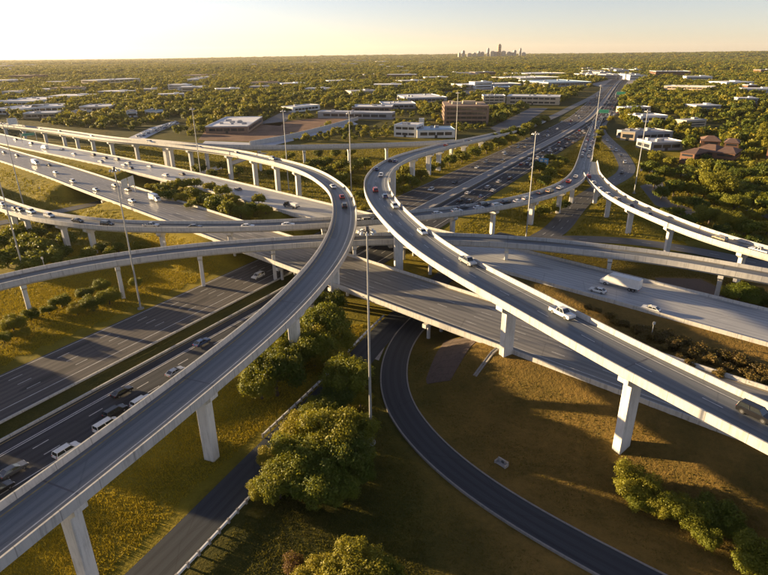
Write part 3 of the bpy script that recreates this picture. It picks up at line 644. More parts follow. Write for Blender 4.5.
# ------------------------------------------------------------------ buildings
M['wall_white'] = plain('white_wall', (0.62, 0.61, 0.58), 0.8, 0, 0.1, 0.2)
M['wall_cream'] = plain('cream_wall', (0.50, 0.40, 0.28), 0.8, 0, 0.12, 0.2)
M['wall_brown'] = plain('brown_stone_wall', (0.22, 0.145, 0.105), 0.8, 0, 0.15, 0.2)
M['wall_brick'] = plain('red_brick_wall', (0.17, 0.085, 0.05), 0.85, 0, 0.2, 0.3)
M['wall_grey'] = plain('grey_wall', (0.27, 0.27, 0.28), 0.8, 0, 0.12, 0.2)
M['roof_white'] = plain('white_roof', (0.66, 0.66, 0.66), 0.7, 0, 0.12, 0.08)
M['roof_grey'] = plain('grey_roof', (0.33, 0.335, 0.35), 0.75, 0, 0.2, 0.08)
M['roof_brown'] = plain('brown_shingle_roof', (0.15, 0.085, 0.06), 0.9, 0, 0.25, 0.4)
M['roof_blue'] = plain('blue_metal_roof', (0.30, 0.42, 0.55), 0.5, 0.1, 0.12, 0.1)
M['window'] = plain('window_glass', (0.03, 0.035, 0.045), 0.12, 0, 0.2, 0.2, 0.8)
def front(pl, pr):
    a, b = at(*pl, 0), at(*pr, 0); d = b - a; return a, d.length, math.atan2(d.y, d.x)
def building(pl, pr, depth, h, wall, roof, label, cat='building', name='commercial_building', floors=1, kit=3, gable=False, band=True, group=None, clear=55.0):
    """pl, pr: pixels of the foot of the near face; depth runs away from the camera"""
    a, w, rz = front(pl, pr); root = empty(name, a, rz, label, cat, group)
    mb = MB(); mb.box((w/2, depth/2, h/2 - 0.4), (w, depth, h + 0.8)); mb.build('wall', wall, root)
    r = MB()
    if gable:
        e = 0.6; rh = min(depth, w)*0.24
        p = lambda x, y, z: (x, y, z)
        r0, r1 = min(depth/2, w/3), w - min(depth/2, w/3)
        A = [p(-e,-e,h), p(w+e,-e,h), p(w+e,depth+e,h), p(-e,depth+e,h)]; R = [p(r0,depth/2,h+rh), p(r1,depth/2,h+rh)]
        r.face([A[0],A[1],R[1],R[0]]); r.face([A[2],A[3],R[0],R[1]]); r.face([A[1],A[2],R[1]]); r.face([A[3],A[0],R[0]]); r.face(A[::-1])
    else:
        r.box((w/2, depth/2, h + 0.12), (w - 0.7, depth - 0.7, 0.24))
        for q, sz in (((w/2, 0.2, h + 0.45), (w + 0.1, 0.42, 0.9)), ((w/2, depth - 0.2, h + 0.45), (w + 0.1, 0.42, 0.9)), ((0.2, depth/2, h + 0.45), (0.42, depth - 0.84, 0.9)), ((w - 0.2, depth/2, h + 0.45), (0.42, depth - 0.84, 0.9))): r.box(q, sz)
    ro = r.build('roof', roof, root)
    if not gable:
        for k in range(kit):
            u = MB(); u.box((w*(0.15 + 0.7*random.random()), depth*(0.2 + 0.6*random.random()), h + 1.2), (2 + 3*random.random(), 2 + 2*random.random(), 1.9)); u.build('roof_unit', M['roof_grey'], ro)
    if band:
        fh = h/floors
        for f in range(floors):
            for side in (0, 1, 2):
                L = w if side == 0 else depth; nwin = max(1, min(8, int(L/7))); ww = L*0.86/nwin
                for k in range(nwin):
                    c = L*0.07 + ww*(k + 0.5); m_ = MB(); z = fh*f + fh*0.55
                    if side == 0: m_.box((c, -0.02, z), (ww*0.86, 0.12, fh*0.42))
                    elif side == 1: m_.box((-0.02, c, z), (0.12, ww*0.86, fh*0.42))
                    else: m_.box((w + 0.02, c, z), (0.12, ww*0.86, fh*0.42))
                    m_.build('window', M['window'], root)
        m_ = MB(); m_.box((w*0.5, -0.03, 1.2), (2.4, 0.14, 2.4)); m_.build('door', M['trim'], root)
    ca_, sa_ = math.cos(rz), math.sin(rz)
    stamp_poly([Vector((a.x + ca_*x - sa_*y, a.y + sa_*x + ca_*y, 0)) for x, y in ((0,-clear),(w,-clear),(w,depth),(0,depth))], 3.0)
    return root
# brown office block with deep window bands
a, w, rz = front((444, 125), (488, 125)); off = empty('office_block', a, rz, 'brown four storey office block with dark horizontal window bands', 'office building'); dep, hh = 62.0, 19.0
mb = MB(); mb.box((w/2, dep/2, hh/2), (w - 2.4, dep - 2.4, hh - 1.0)); mb.build('core', M['window'], off)
for f in range(5):
    mb = MB(); mb.box((w/2, dep/2, f*4.4 + 0.9), (w, dep, 1.9)); mb.build('floor_band', M['wall_brown'], off)
for x, y in ((1.1,1.1),(w-1.1,1.1),(w-1.1,dep-1.1),(1.1,dep-1.1)):
    mb = MB(); mb.box((x, y, hh/2), (2.5, 2.5, hh + 0.1)); mb.build('corner_pier', M['wall_brown'], off)
for k in range(1, 8):
    mb = MB(); mb.box((w*k/8, 1.0, hh/2), (0.35, 0.5, hh - 1.5)); mb.build('mullion', M['wall_brown'], off)
rf = MB(); rf.box((w/2, dep/2, hh + 0.25), (w - 1, dep - 1, 0.3)); ro = rf.build('roof', M['roof_grey'], off)
for x, y, sx, sy, sz in ((w*.3,dep*.4,10,8,2.6),(w*.6,dep*.5,14,10,3),(w*.8,dep*.3,5,6,2),(w*.2,dep*.75,6,5,2)):
    u = MB(); u.box((x, y, hh + 0.4 + sz/2), (sx, sy, sz)); u.build('roof_unit', M['wall_cream'], ro)
stamp_poly([a + Vector((math.cos(rz)*x - math.sin(rz)*y, math.sin(rz)*x + math.cos(rz)*y, 0)) for x, y in ((0,0),(w,0),(w,dep),(0,dep))], 3)
W, R_ = M['wall_white'], M['roof_white']
building((394,136.5), (416,137.5), 22, 10, W, R_, 'white boxy block at the left end of the blue roofed depot', floors=2, kit=2)
building((417,138), (455,137.5), 26, 6.5, M['wall_white'], M['roof_blue'], 'low white depot with pale blue roof in front of the brown office')
building((419,128.5), (424,128.5), 5, 9, W, R_, 'small white tower rising behind the pale blue roofed depot', 'tower', 'stair_tower', kit=0, band=False)
building((206,133.5), (248,133), 92, 6, M['wall_brown'], R_, 'large flat white roofed warehouse beside the bare brown lot', kit=8)
building((318,118), (392,119.5), 16, 7, M['wall_grey'], R_, 'long thin white roofed building beyond the bare brown lot', kit=2)
building((352,112), (392,112), 40, 6, M['wall_brown'], R_, 'white roofed shed just beyond the long thin white building', kit=3)
building((382,109), (416,108.5), 45, 6, M['wall_grey'], R_, 'white roofed store left of the brown office block')
building((407,103), (447,102), 85, 7, M['wall_grey'], R_, 'broad pale roofed warehouse behind and left of the brown office')
building((293,112.5), (320,109.5), 22, 6, M['wall_white'], M['roof_white'], 'low white building left of the long thin white roof', kit=1)
building((483,104.5), (505,104.5), 30, 12, M['wall_cream'], R_, 'cream block right behind the brown office', floors=3)
building((506,104), (559,105), 40, 11, M['wall_cream'], R_, 'long white roofed building with orange shrubs along its front', floors=2)
building((462,89), (521,87.5), 60, 8, M['wall_grey'], R_, 'very long pale roofed warehouse beyond the car park', kit=5)
building((494,90), (510,90), 40, 6, M['wall_grey'], M['roof_blue'], 'small bluish roofed shed by the long pale warehouse')
building((520,82), (560,80.5), 120, 9, M['wall_cream'], R_, 'white roofed warehouse cluster left of the distant freeway', kit=4)
building((548,87), (591,86), 140, 9, M['wall_grey'], M['roof_blue'], 'big blue grey roofed warehouse beside the distant freeway', kit=4)
building((527,77), (566,76), 130, 9, M['wall_grey'], R_, 'farthest white roofed warehouse left of the distant freeway', kit=3)
building((-6,107), (34,107), 90, 8, W, R_, 'white roofed building at the left edge, farther of two')
building((-8,115), (23,115), 60, 7, W, M['roof_white'], 'pale roofed building at the left edge, nearer of two')
building((32,113), (66,111.5), 50, 7, W, R_, 'long white building second from the left edge')
building((24,119), (57,118), 26, 6, M['wall_cream'], M['roof_white'], 'low cream building in front of the long white one at far left')
building((80,112.5), (110,112), 40, 7, M['wall_cream'], R_, 'cream walled shed behind the left viaduct')
building((70,117), (82,117), 25, 6, W, M['roof_grey'], 'little white house behind the left viaduct')
building((98,86.5), (141,84), 60, 14, M['wall_cream'], R_, 'tan school like block on the wooded rise at upper left', floors=2)
building((127,117.5), (138,117), 20, 6, W, M['roof_grey'], 'small white house among trees left of the car park')
building((157,117), (164,116), 18, 7, W, M['roof_blue'], 'small blue roofed house among trees above the car park')
building((620,140), (634,141), 20, 7, M['wall_cream'], M['roof_grey'], 'cream end block of the grey roofed row right of the freeway')
building((634,141), (672,139), 24, 6, M['wall_grey'], M['roof_grey'], 'grey roofed row of shops right of the freeway', kit=5)
building((640,122.5), (667,121.5), 24, 6, W, R_, 'white roofed shop behind the tall mast at right')
building((650,151), (682,150), 20, 6, M['wall_grey'], M['roof_white'], 'pale roofed store in front of the grey row at right', kit=3)
building((624,113), (650,112), 16, 6, M['wall_cream'], M['roof_white'], 'thin pale canopy building near the freeway at right', kit=1)
building((663,91.5), (710,93), 40, 10, M['wall_cream'], M['roof_white'], 'long pinkish tan building on the wooded slope at right', floors=2)
building((655,77), (690,77), 80, 16, M['wall_brick'], M['roof_white'], 'reddish building far off near the horizon at right', floors=3)
# brick apartments with hipped roofs
for (pl, pr, dp, lab) in (((678,166),(692,168),24,'orange brick gabled apartment house nearest the tall mast'), ((690,163),(712,166),22,'brick apartment house in the middle of the row at right'),
                          ((712,166),(732,168),24,'brick apartment house at the right end of the row'), ((700,153),(718,154),22,'brick apartment house behind the middle of the row'), ((722,155),(736,156),22,'brick apartment house behind the right end of the row'),
                          ((763,168),(782,170),26,'rust coloured apartment block cut by the right edge')):
    building(pl, pr, dp, 9 if pl[0] < 760 else 15, M['wall_brick'], M['roof_brown'], lab, 'apartments', 'apartment_house', floors=3, gable=True, clear=5.0, group='brick apartments among the trees')
# pale retaining wall below the bare lot
rw = Path([at(x, y, 0) for x, y in ((250,146),(285,139.5),(320,131),(345,124),(358,120))], 4.0)
rm = MB(); rm.sweep(rw.rows(), [(-0.4, -0.5), (0.4, -0.5), (0.4, 4.0), (-0.4, 4.0)]); o = rm.build('retaining_wall', M['concrete']); props(o, 'long pale retaining wall along the edge of the bare brown lot', 'wall'); stamp(rw, 3)

# scattered far houses and sheds among the woods
def far_building(x, y, w, h, wall, roof, label, group):
    p = at(x, y, 0); root = empty('distant_building', p, random.uniform(-0.4, 0.4), label, 'building', group)
    d = w*random.uniform(0.5, 0.9); mb = MB(); mb.box((0, 0, h/2), (w, d, h)); mb.build('wall', wall, root)
    r = MB(); r.box((0, 0, h + 0.4), (w + 0.8, d + 0.8, 0.8)); r.box((w*.2, d*.1, h + 1.6), (w*.2, d*.3, 1.6)); r.build('roof', roof, root)
    for k in range(2): m_ = MB(); m_.box((0, -d/2 - 0.05, h*(0.3 + 0.4*k)), (w*0.85, 0.2, h*0.16)); m_.build('window', M['window'], root)
    if abs(p.x) < 1200 and p.y < 2100: stamp_poly([p + Vector((sx*w/2, sy*d/2, 0)) for sx, sy in ((-1,-1 - 90/d),(1,-1 - 90/d),(1,1),(-1,1))], 4)
ORD = ['first','second','third','fourth','fifth','sixth','seventh','eighth','ninth','tenth','eleventh','twelfth','thirteenth','fourteenth','fifteenth','sixteenth','seventeenth','eighteenth','nineteenth','twentieth']
def ordinal(n):
    if n < 20: return ORD[n]
    tens = {20:'twenty',30:'thirty',40:'forty',50:'fifty',60:'sixty',70:'seventy',80:'eighty',90:'ninety'}
    n += 1; h = ''
    if n >= 100: h = {1:'one hundred ',2:'two hundred ',3:'three hundred '}[n//100]; n %= 100
    if n == 0: return h.strip() + 'th'
    if n <= 20: return h + ('and ' if h else '') + ORD[n-1]
    if n % 10 == 0: return h + tens[n][:-1] + 'ieth'
    return h + tens[n//10*10] + '-' + ORD[n % 10 - 1]
fb = []
for k in range(70):
    x = random.uniform(5, 765); y = 61 + 34*random.random()**1.7
    if 575 < x < 650 and y > 72: continue
    fb.append((x, y, random.uniform(18, 60)*(1 + (95 - y)/30), random.choice(('wall_white','wall_cream','wall_cream','wall_brick','wall_grey')), random.choice(('roof_white','roof_white','roof_grey','roof_brown'))))
for k in range(26):
    fb.append((random.uniform(585, 640), random.uniform(69, 80), random.uniform(25, 60), random.choice(('wall_white','wall_cream','wall_grey')), random.choice(('roof_white','roof_grey'))))
fb.sort(key=lambda q: q[0])
nm_ = {'wall_white':'white','wall_cream':'cream','wall_brick':'reddish','wall_grey':'grey'}
for wl in nm_:
    sel = [q for q in fb if q[3] == wl]
    for i, (x, y, w_, wa, ro_) in enumerate(sel):
        far_building(x, y, w_, random.uniform(9, 16), M[wa], M[ro_], 'tiny %s building among the distant woods, %s of its colour from the left' % (nm_[wl], ordinal(i)), 'far off buildings among the woods')
pale = [(18,96),(52,92),(75,99),(118,95),(150,92),(172,99),(196,90),(228,93),(262,90),(292,86),(318,92),(340,84),(362,95),(388,88),(410,84),(436,80),(60,84),(205,80),(300,76),(330,73),(372,76),(452,74),(702,110),(745,104),(690,126)]
for i, (x, y) in enumerate(pale):
    far_building(x, y, (95 - .35*y)*(.6 if x > 640 else 1)*random.uniform(.7, 1.1), random.uniform(6, 9), M[random.choice(('wall_white','wall_cream','wall_grey'))], M['roof_white' if i % 4 else 'roof_grey'], 'low pale roofed shed in a clearing of the wooded suburb, %s from the left' % ordinal(sorted(pale).index((x, y))), 'sheds in the wooded suburb')
# downtown towers on the horizon
tw = [(459,4,40,'pale'),(463,7,50,'grey'),(474,4,60,'pale'),(478.5,6,45,'tan'),(482,5,55,'grey'),(487.5,10,38,'slim grey'),(492,6,70,'pale'),(495.5,5,55,'bluish'),(498.4,15,60,'tall reddish'),(503,6,70,'pale'),(508.5,5,60,'dark'),(514,7,50,'grey'),(519.5,10,34,'slim pointed'),(523,4,60,'tan'),(469,3.5,70,'low tan'),(511,4,60,'low grey')]
M['tower_red'] = plain('tower_red_stone', (0.20, 0.10, 0.085), 0.6); M['tower_grey'] = plain('tower_grey', (0.20, 0.21, 0.24), 0.5); M['tower_pale'] = plain('tower_pale', (0.34, 0.32, 0.30), 0.6)
for k, (x, hp, w_, d_) in enumerate(tw):
    p = at(x, 60.5, 0); p = p * (8200/p.y); p.z = 0; D = 8200*math.cos(PITCH); w_ *= .72; up = (hp*.70 - 1.6)*D/FPX + 70
    rt = empty('downtown_tower', p, 0.3, '%s downtown tower on the horizon, %s from the left of the skyline' % (d_, ordinal(sorted(q[0] for q in tw).index(x))), 'skyscraper', 'downtown skyline')
    mt = M['tower_red'] if 'red' in d_ else (M['tower_pale'] if ('pale' in d_ or 'tan' in d_) else M['tower_grey'])
    mb = MB(); mb.box((0, 0, up*0.46), (w_, w_*0.8, up*0.92)); mb.build('shaft', mt, rt)
    mb = MB(); mb.frustum(up*0.92, (-w_*.36, w_*.36, w_*.3), up, (-w_*(.05 if 'pointed' in d_ else .3), w_*(.05 if 'pointed' in d_ else .3), w_*(.05 if 'pointed' in d_ else .25))); mb.build('crown', mt, rt)
    for q in range(6): mb = MB(); mb.box((0, -w_*0.4 - 0.3, up*(0.12 + 0.13*q)), (w_*0.9, 0.6, up*0.05)); mb.build('window', M['window'], rt)

# ------------------------------------------------------------------ high mast lights, posts, signs
def high_mast(px, py, label, z=43.0, k=1.0):
    p = at(px, py, z); gz = float(ground_z(p.x, p.y)); h = z - gz
    root = empty('high_mast_light', (p.x, p.y, gz), 0, label, 'light mast', 'high mast lights'); R = .85
    mb = MB(); mb.tube((0,0,-0.5), (0,0,h), 0.30*k, 0.13*k, 12, caps=False); mb.build('pole', M['steel'], root, True)
    mb = MB(); mb.tube((0,0,-0.5), (0,0,0.35), 0.95, 0.95, 12); mb.build('footing', M['concrete'], root)
    mb = MB(); n = 16
    for i in range(n):
        a0, a1 = 2*math.pi*i/n, 2*math.pi*(i+1)/n; mb.tube((R*math.cos(a0), R*math.sin(a0), h - .5), (R*math.cos(a1), R*math.sin(a1), h - .5), .07, .07, 6, caps=False)
    for i in range(4): a0 = math.pi*i/2; mb.tube((0,0,h - .5), (R*math.cos(a0), R*math.sin(a0), h - .5), .06, .06, 6, caps=False)
    mb.tube((0,0,h - .9), (0,0,h + .3), .36, .30, 10); ring = mb.build('lamp_ring', M['dark_steel'], root)
    for i in range(8):
        a0 = 2*math.pi*i/8; c, s_ = math.cos(a0), math.sin(a0)
        mb = MB(); mb.tube((R*c, R*s_, h - .45), ((R + .55)*c, (R + .55)*s_, h - .55), .09, .15, 8); mb.tube(((R + .42)*c, (R + .42)*s_, h - .5), ((R + .42)*c, (R + .42)*s_, h - .85), .18, .30, 8); mb.build('lamp', M['lamp'], ring)
    return root
for px_, py_, z_, lab in ((367,228,43.5,'tall high mast light nearest the camera, beside the big foreground tree'), (536,132,43,'high mast light standing between the lower ramp and the busy ramp right of centre'),
        (648,110,43,'high mast light against the trees at right'), (601,85,43,'high mast light in the middle of the distant freeway'), (114,168,42,'high mast light rising past the two left ramps'),
        (2,122,42,'high mast light at the left edge, farther of two'), (-7,158,40,'high mast light cut by the left edge, nearer of two'), (349,112,43,'high mast light between the two flyover loops'),
        (192,108,42,'high mast light left of the white roofed warehouse'), (283,110,43,'high mast light in front of the bare brown lot'), (458,92,43,'high mast light in front of the brown office block')):
    high_mast(px_, py_, lab, z_)
def post(p, h, label):
    root = empty('marker_post', p, 0, label, 'post', 'small posts beside the ramps')
    mb = MB(); mb.tube((0,0,-.3), (0,0,h), .11, .09, 8); mb.build('shaft', M['steel'], root)
    mb = MB(); mb.box((0, -.12, h - .4), (.7, .05, .7)); mb.build('plate', M['lamp'], root)
for x, y, z, h, lab in ((45,269,10,4,'small post standing just behind the lower ramp at far left'), (166,252,10,4,'small post just behind the lower ramp at left centre'), (651,338,5,4.5,'small post among the rusty shrubs between the bridges'), (42,198,0,6,'thin post on the dark slope left of the freeway bridge')):
    post(at(x, y, z), h, lab)
def sign_gantry(x, y, z, w, h, panels, rz, label, col):
    p = at(x, y, z); root = empty('sign_gantry', (p.x, p.y, z - 7.2), rz, label, 'road sign', 'overhead signs')
    for s_ in (-1, 1): mb = MB(); mb.tube((s_*w/2, 0, -0.2), (s_*w/2, 0, 8.6), .24, .2, 10); mb.build('upright', M['steel'], root)
    mb = MB()
    for zz in (6.2, 7.6): mb.tube((-w/2, 0, zz), (w/2, 0, zz), .11, .11, 8)
    for k in range(int(w/1.6)): mb.tube((-w/2 + k*1.6, 0, 6.2), (-w/2 + (k + 1)*1.6, 0, 7.6), .05, .05, 5, caps=False)
    mb.build('truss', M['steel'], root)
    for k in range(panels):
        cx = (k - (panels - 1)/2)*w/panels; mb = MB(); mb.box((cx, -.35, 7.0), (w/panels*.86, .12, h)); s = mb.build('sign_panel', M[col], root)
        if col != 'lamp':
            bd = MB(); ww = w/panels*.86
            for zz in (-1, 1): bd.box((cx, -.42, 7.0 + zz*(h/2 - .15)), (ww - .2, .03, .1))
            for xx in (-1, 1): bd.box((cx + xx*(ww/2 - .15), -.42, 7.0), (.1, .03, h - .4))
            bd.build('sign_border', M['paint_white'], s)
M['sign_green'] = plain('sign_green', (0.02, 0.20, 0.13), 0.45, var=0.05)
M['sign_blue'] = plain('sign_blue', (0.05, 0.25, 0.50), 0.45, var=0.05)
rzF1 = math.radians(-43 + 90); rzF2 = math.radians(61 - 90)
sign_gantry(127, 182, 13, 13, 4.6, 2, rzF1 + math.pi/2 - 0.9, 'overhead gantry with pale sign backs between the freeway carriageways at left', 'lamp')
sign_gantry(28, 134, 12, 11, 2.2, 1, rzF1, 'green overhead sign above the far left lanes', 'sign_green')
sign_gantry(604, 111, 7.5, 13, 4.2, 1, rzF2, 'green overhead sign above the freeway, nearer of two', 'sign_green')
sign_gantry(621, 93, 8, 16, 5, 1, rzF2, 'green overhead sign above the freeway, farther of two', 'sign_green')
sign_gantry(12, 121, 15, 9, 6, 1, rzF1, 'pale sign panel standing above the far end of the left viaduct', 'lamp')
p = at(543, 168, 0); bs = empty('road_sign', p, rzF2, 'blue roadside sign by the freeway below the busy ramp', 'road sign')
for s_ in (-1, 1): mb = MB(); mb.tube((s_*1.8, 0, -.3), (s_*1.8, 0, 5.6), .12, .12, 8); mb.build('upright', M['steel'], bs)
mb = MB(); mb.box((0, -.2, 4.4), (6.2, .12, 4.2)); sp = mb.build('sign_panel', M['sign_blue'], bs)
mb = MB(); mb.box((-1.4, -.28, 5.0), (1.8, .03, 1.3)); mb.box((1.4, -.28, 5.0), (1.8, .03, 1.3)); mb.box((0, -.28, 3.3), (4.4, .03, .8)); mb.build('service_logo_plate', M['lamp'], sp)

# ------------------------------------------------------------------ vehicles
def prism(mb, prof, y0, y1, m=0, top=None):
    """side profile (x,z) extruded between half widths; top narrows points above `top`=(z, halfwidth)"""
    def hw(z, y): return y if top is None or z < top[0] else y*top[1]
    L = [(x, hw(z, y1), z) for x, z in prof]; R = [(x, -hw(z, y1), z) for x, z in prof]
    n = len(prof)
    for i in range(n): j = (i+1) % n; mb.face([L[i], L[j], R[j], R[i]], m)
    mb.face(L[::-1], m); mb.face(R, m)
def lower_prof(L, zs, h, nose, nb=0.06):
    """rounded lower body: zs ground clearance"""
    a = L/2
    return [(-a + .12, zs), (a - .12, zs), (a, zs + .18), (a, h - nose - .12), (a - .10, h - nose), (a - 1.05, h - .02), (-a + .55, h), (-a + .06, h - .06), (-a, h - .25), (-a, zs + .18)]
SPECS = {  # length, width, lower height, nose drop, greenhouse (x0,x1 base, x0,x1 roof), roof height
 'sedan': (4.75, 1.84, .98, .16, (-2.0, 1.15, -1.25, .25), 1.45),
 'hatchback': (4.2, 1.78, 1.0, .15, (-2.0, 1.15, -1.75, .35), 1.52),
 'suv': (4.9, 1.95, 1.12, .14, (-2.35, 1.25, -2.15, .60), 1.80),
 'pickup': (5.7, 2.0, 1.15, .10, (-.75, 1.35, -.60, .70), 1.88),
 'van': (5.2, 2.0, 1.25, .25, (-2.5, 1.75, -2.45, .95), 2.05)}
def car_meshes(kind):
    L, Wd, h, nose, (g0, g1, r0, r1), rh = SPECS[kind]; w = Wd/2; mm = {}
    mb = MB(); prism(mb, lower_prof(L, .28, h, nose)[::-1], 0, w)
    if kind == 'pickup':   # load bed walls with an open floor
        mb = MB(); prism(mb, [(-L/2 + .02, .34), (L/2 - .1, .34), (L/2, .5), (L/2, h - .2), (L/2 - .12, h - .06), (L/2 - 1.2, h), (-.75, h), (-.75, .78), (-L/2 + .02, .78)][::-1], 0, w)
        for s_ in (-1, 1): mb.box((-1.75, s_*(w - .06), .96), (2.0, .12, .40))
        mb.box((-L/2 + .06, 0, .96), (.1, Wd - .26, .40))
    me = mb.mesh('car_body', [M['car_white']]); weld(me); mod_bevel(me, .05); mm['body'] = me
    t = w*.97; q = w*.76
    mb = MB(); mb.frustum(h - .03, (g0, g1, t - .06), rh - .07, (r0, r1, q - .02)); mm['windows'] = mb.mesh('car_windows', [M['glass']])
    mb = MB(); mb.frustum(rh - .09, (r0 - .03, r1 + .03, q), rh, (r0 + .1, r1 - .1, q - .1))
    for s_ in (-1, 1):
        for (x0, x1) in ((g0, r0), (g1, r1), ((g0 + g1)/2 - .05, (r0 + r1)/2 - .05)): mb.tube((x0, s_*(t - .05), h - .05), (x1, s_*(q - .01), rh - .06), .06, .055, 6)
    mm['roof'] = mb.mesh('car_roof', [M['car_white']])
    r = .33 if kind in ('sedan', 'hatchback') else .39
    mb = MB(); mb.tube((0, -.11, 0), (0, .11, 0), r, r, 14); mm['wheel'] = (mb.mesh('wheel', [M['tyre']]), r)
    mb = MB(); mb.tube((0, -.125, 0), (0, .125, 0), r*.6, r*.6, 10); mm['rim'] = mb.mesh('rim', [M['rim']])
    mb = MB(); mb.box((0, 0, 0), (.10, .38, .16)); mm['headlight'] = mb.mesh('headlight', [M['headlight']])
    mb = MB(); mb.box((0, 0, 0), (.08, .32, .18)); mm['tail_light'] = mb.mesh('tail_light', [M['taillight']])
    mb = MB(); mb.box((L/2 - .02, 0, .42), (.12, Wd*.8, .22)); mb.box((-L/2 + .02, 0, .42), (.12, Wd*.8, .2)); mm['bumper'] = mb.mesh('bumper', [M['trim']])
    # one-mesh version for distant traffic
    mb = MB(); prism(mb, lower_prof(L, .28, h, nose)[::-1], 0, w, 0); mb.frustum(h - .02, (g0, g1, t - .06), rh - .06, (r0, r1, q), 1); mb.box(((r0 + r1)/2, 0, rh - .03), (r1 - r0, q*2, .07), 0)
    for sx in (-1, 1):
        for sy in (-1, 1): mb.tube((sx*L*.3, sy*w - .1, r), (sx*L*.3, sy*w + .02, r), r, r, 8, 2)
    for sy in (-1, 1): mb.box((L/2, sy*w*.68, h - nose - .18), (.06, .36, .16), 3); mb.box((-L/2, sy*w*.7, h - .2), (.06, .32, .18), 4)
    mm['far'] = mb.mesh('distant_car', [M['car_white'], M['glass'], M['tyre'], M['headlight'], M['taillight']])
    return mm
def mod_bevel(me, width):
    bm = bmesh.new(); bm.from_mesh(me); bmesh.ops.recalc_face_normals(bm, faces=bm.faces)
    bmesh.ops.bevel(bm, geom=[e for e in bm.edges if e.calc_face_angle(0) > .5], offset=width, segments=1, affect='EDGES', clamp_overlap=True)
    bm.to_mesh(me); bm.free()
CM = {k: car_meshes(k) for k in SPECS}
def tint(o, colour):
    o.material_slots[0].link = 'OBJECT'; o.material_slots[0].material = M['car_' + colour]
def set_car(kind, colour, detailed):
    mm = CM[kind]; L, Wd, h, nose, _, rh = SPECS[kind]
    if not detailed:
        o = link(kind if kind != 'suv' else 'sport_utility_car', mm['far']); tint(o, colour); return o
    root = empty(kind if kind != 'suv' else 'sport_utility_car')
    b = link('body', mm['body'], root); tint(b, colour); r_ = link('roof', mm['roof'], root); tint(r_, colour)
    link('windows', mm['windows'], root); link('bumper', mm['bumper'], root)
    wm, r = mm['wheel']
    for sx in (-1, 1):
        for sy in (-1, 1):
            wv = link('wheel', wm, root); wv.location = (sx*L*.3, sy*(Wd/2 - .1), r); link('rim', mm['rim'], wv)
    for sy in (-1, 1):
        q = link('headlight', mm['headlight'], root); q.location = (L/2 - .03, sy*Wd*.34, h - nose - .14)
        q = link('tail_light', mm['tail_light'], root); q.location = (-L/2 + .02, sy*Wd*.36, h - .2)
    return root
def wheels(root, spots, r=.5):
    wm = CM['suv']['wheel'][0]
    for x, y in spots:
        mb = MB(); mb.tube((x, y - .15, r), (x, y + .15, r), r, r, 14); w_ = mb.build('wheel', M['tyre'], root); mb = MB(); mb.tube((x, y - .17, r), (x, y + .17, r), r*.55, r*.55, 10); mb.build('rim', M['rim'], w_)
def long_truck():
    root = empty('long_truck')
    mb = MB(); mb.box((-1.4, 0, 2.45), (8.6, 2.5, 2.75)); mb.build('cargo_box', M['car_white'], root)
    mb = MB(); mb.box((-0.6, 0, .88), (10.0, 1.0, .26)); mb.build('chassis', M['dark_steel'], root)
    mb = MB(); prism(mb, [(3.0, .55), (5.6, .55), (5.65, 1.45), (4.75, 1.65), (4.3, 2.65), (3.0, 2.75)][::-1], 0, 1.12); mb.build('cab', M['car_white'], root)
    mb = MB(); mb.frustum(1.62, (4.1, 4.82, 1.04), 2.5, (4.0, 4.40, .98)); mb.build('windscreen', M['glass'], root)
    mb = MB(); prism(mb, [(3.05, 2.76), (4.2, 2.66), (3.05, 3.6)][::-1], 0, 1.05); mb.build('wind_deflector', M['car_white'], root)
    wheels(root, [(x, s_*1.02) for x in (-4.2, -3.1, 4.0) for s_ in (-1, 1)])
    for s_ in (-1, 1): mb = MB(); mb.box((5.63, s_*.85, 1.05), (.1, .32, .22)); mb.build('headlight', M['headlight'], root)
    for s_ in (-1, 1): mb = MB(); mb.box((-5.7, s_*1.0, .95), (.1, .3, .2)); mb.build('tail_light', M['taillight'], root)
    return root
def box_truck(colour, open_bed=False, big=False):
    root = empty('flatbed_truck' if open_bed else 'box_truck')
    if open_bed:
        mb = MB(); mb.box((-1.2, 0, 1.15), (7.4, 2.4, .3)); mb.build('bed', M['trim'], root); mb = MB(); mb.box((-2.6, 0, 1.95), (3.6, 2.1, 1.3)); mb.build('load', M['car_white'], root)
    else:
        mb = MB(); mb.box((-1.0, 0, 2.0), (5.4, 2.35, 2.4)); mb.build('cargo_box', M['car_white'], root)
    mb = MB(); prism(mb, [(2.0 if not open_bed else 2.8, .5), (4.3, .5), (4.35, 1.3), (3.6, 1.5), (3.2, 2.35), (2.0 if not open_bed else 2.8, 2.35)][::-1], 0, 1.05); c = mb.build('cab', M['car_' + colour], root)
    mb = MB(); mb.frustum(1.45, (2.9, 3.68, .98), 2.2, (2.9, 3.3, .92)); mb.build('windscreen', M['glass'], root)
    mb = MB(); mb.box((0, 0, .7), (7.4, .9, .2)); mb.build('chassis', M['dark_steel'], root)
    wheels(root, [(x, s_*.95) for x in (-2.6, 3.2) for s_ in (-1, 1)], .42)
    for s_ in (-1, 1): mb = MB(); mb.box((4.33, s_*.75, .95), (.1, .3, .2)); mb.build('headlight', M['headlight'], root)
    return root
traffic = []      # (road, colour, kind, object)
def put(path, road, px, py, kind, colour, forward=1, hwid=99, detailed=None):
    p = at(px, py, 0)
    for _ in range(6):      # settle on the deck height under the car
        d, o = path.nearest(p); z = path.pos(d)[0].z; p = at(px, py, z + .8)
    d, o = path.nearest(p); o = max(-hwid, min(hwid, o)); q, hd = path.pos(d, o)
    place(q, hd if forward > 0 else hd + math.pi, road, kind, colour, detailed)
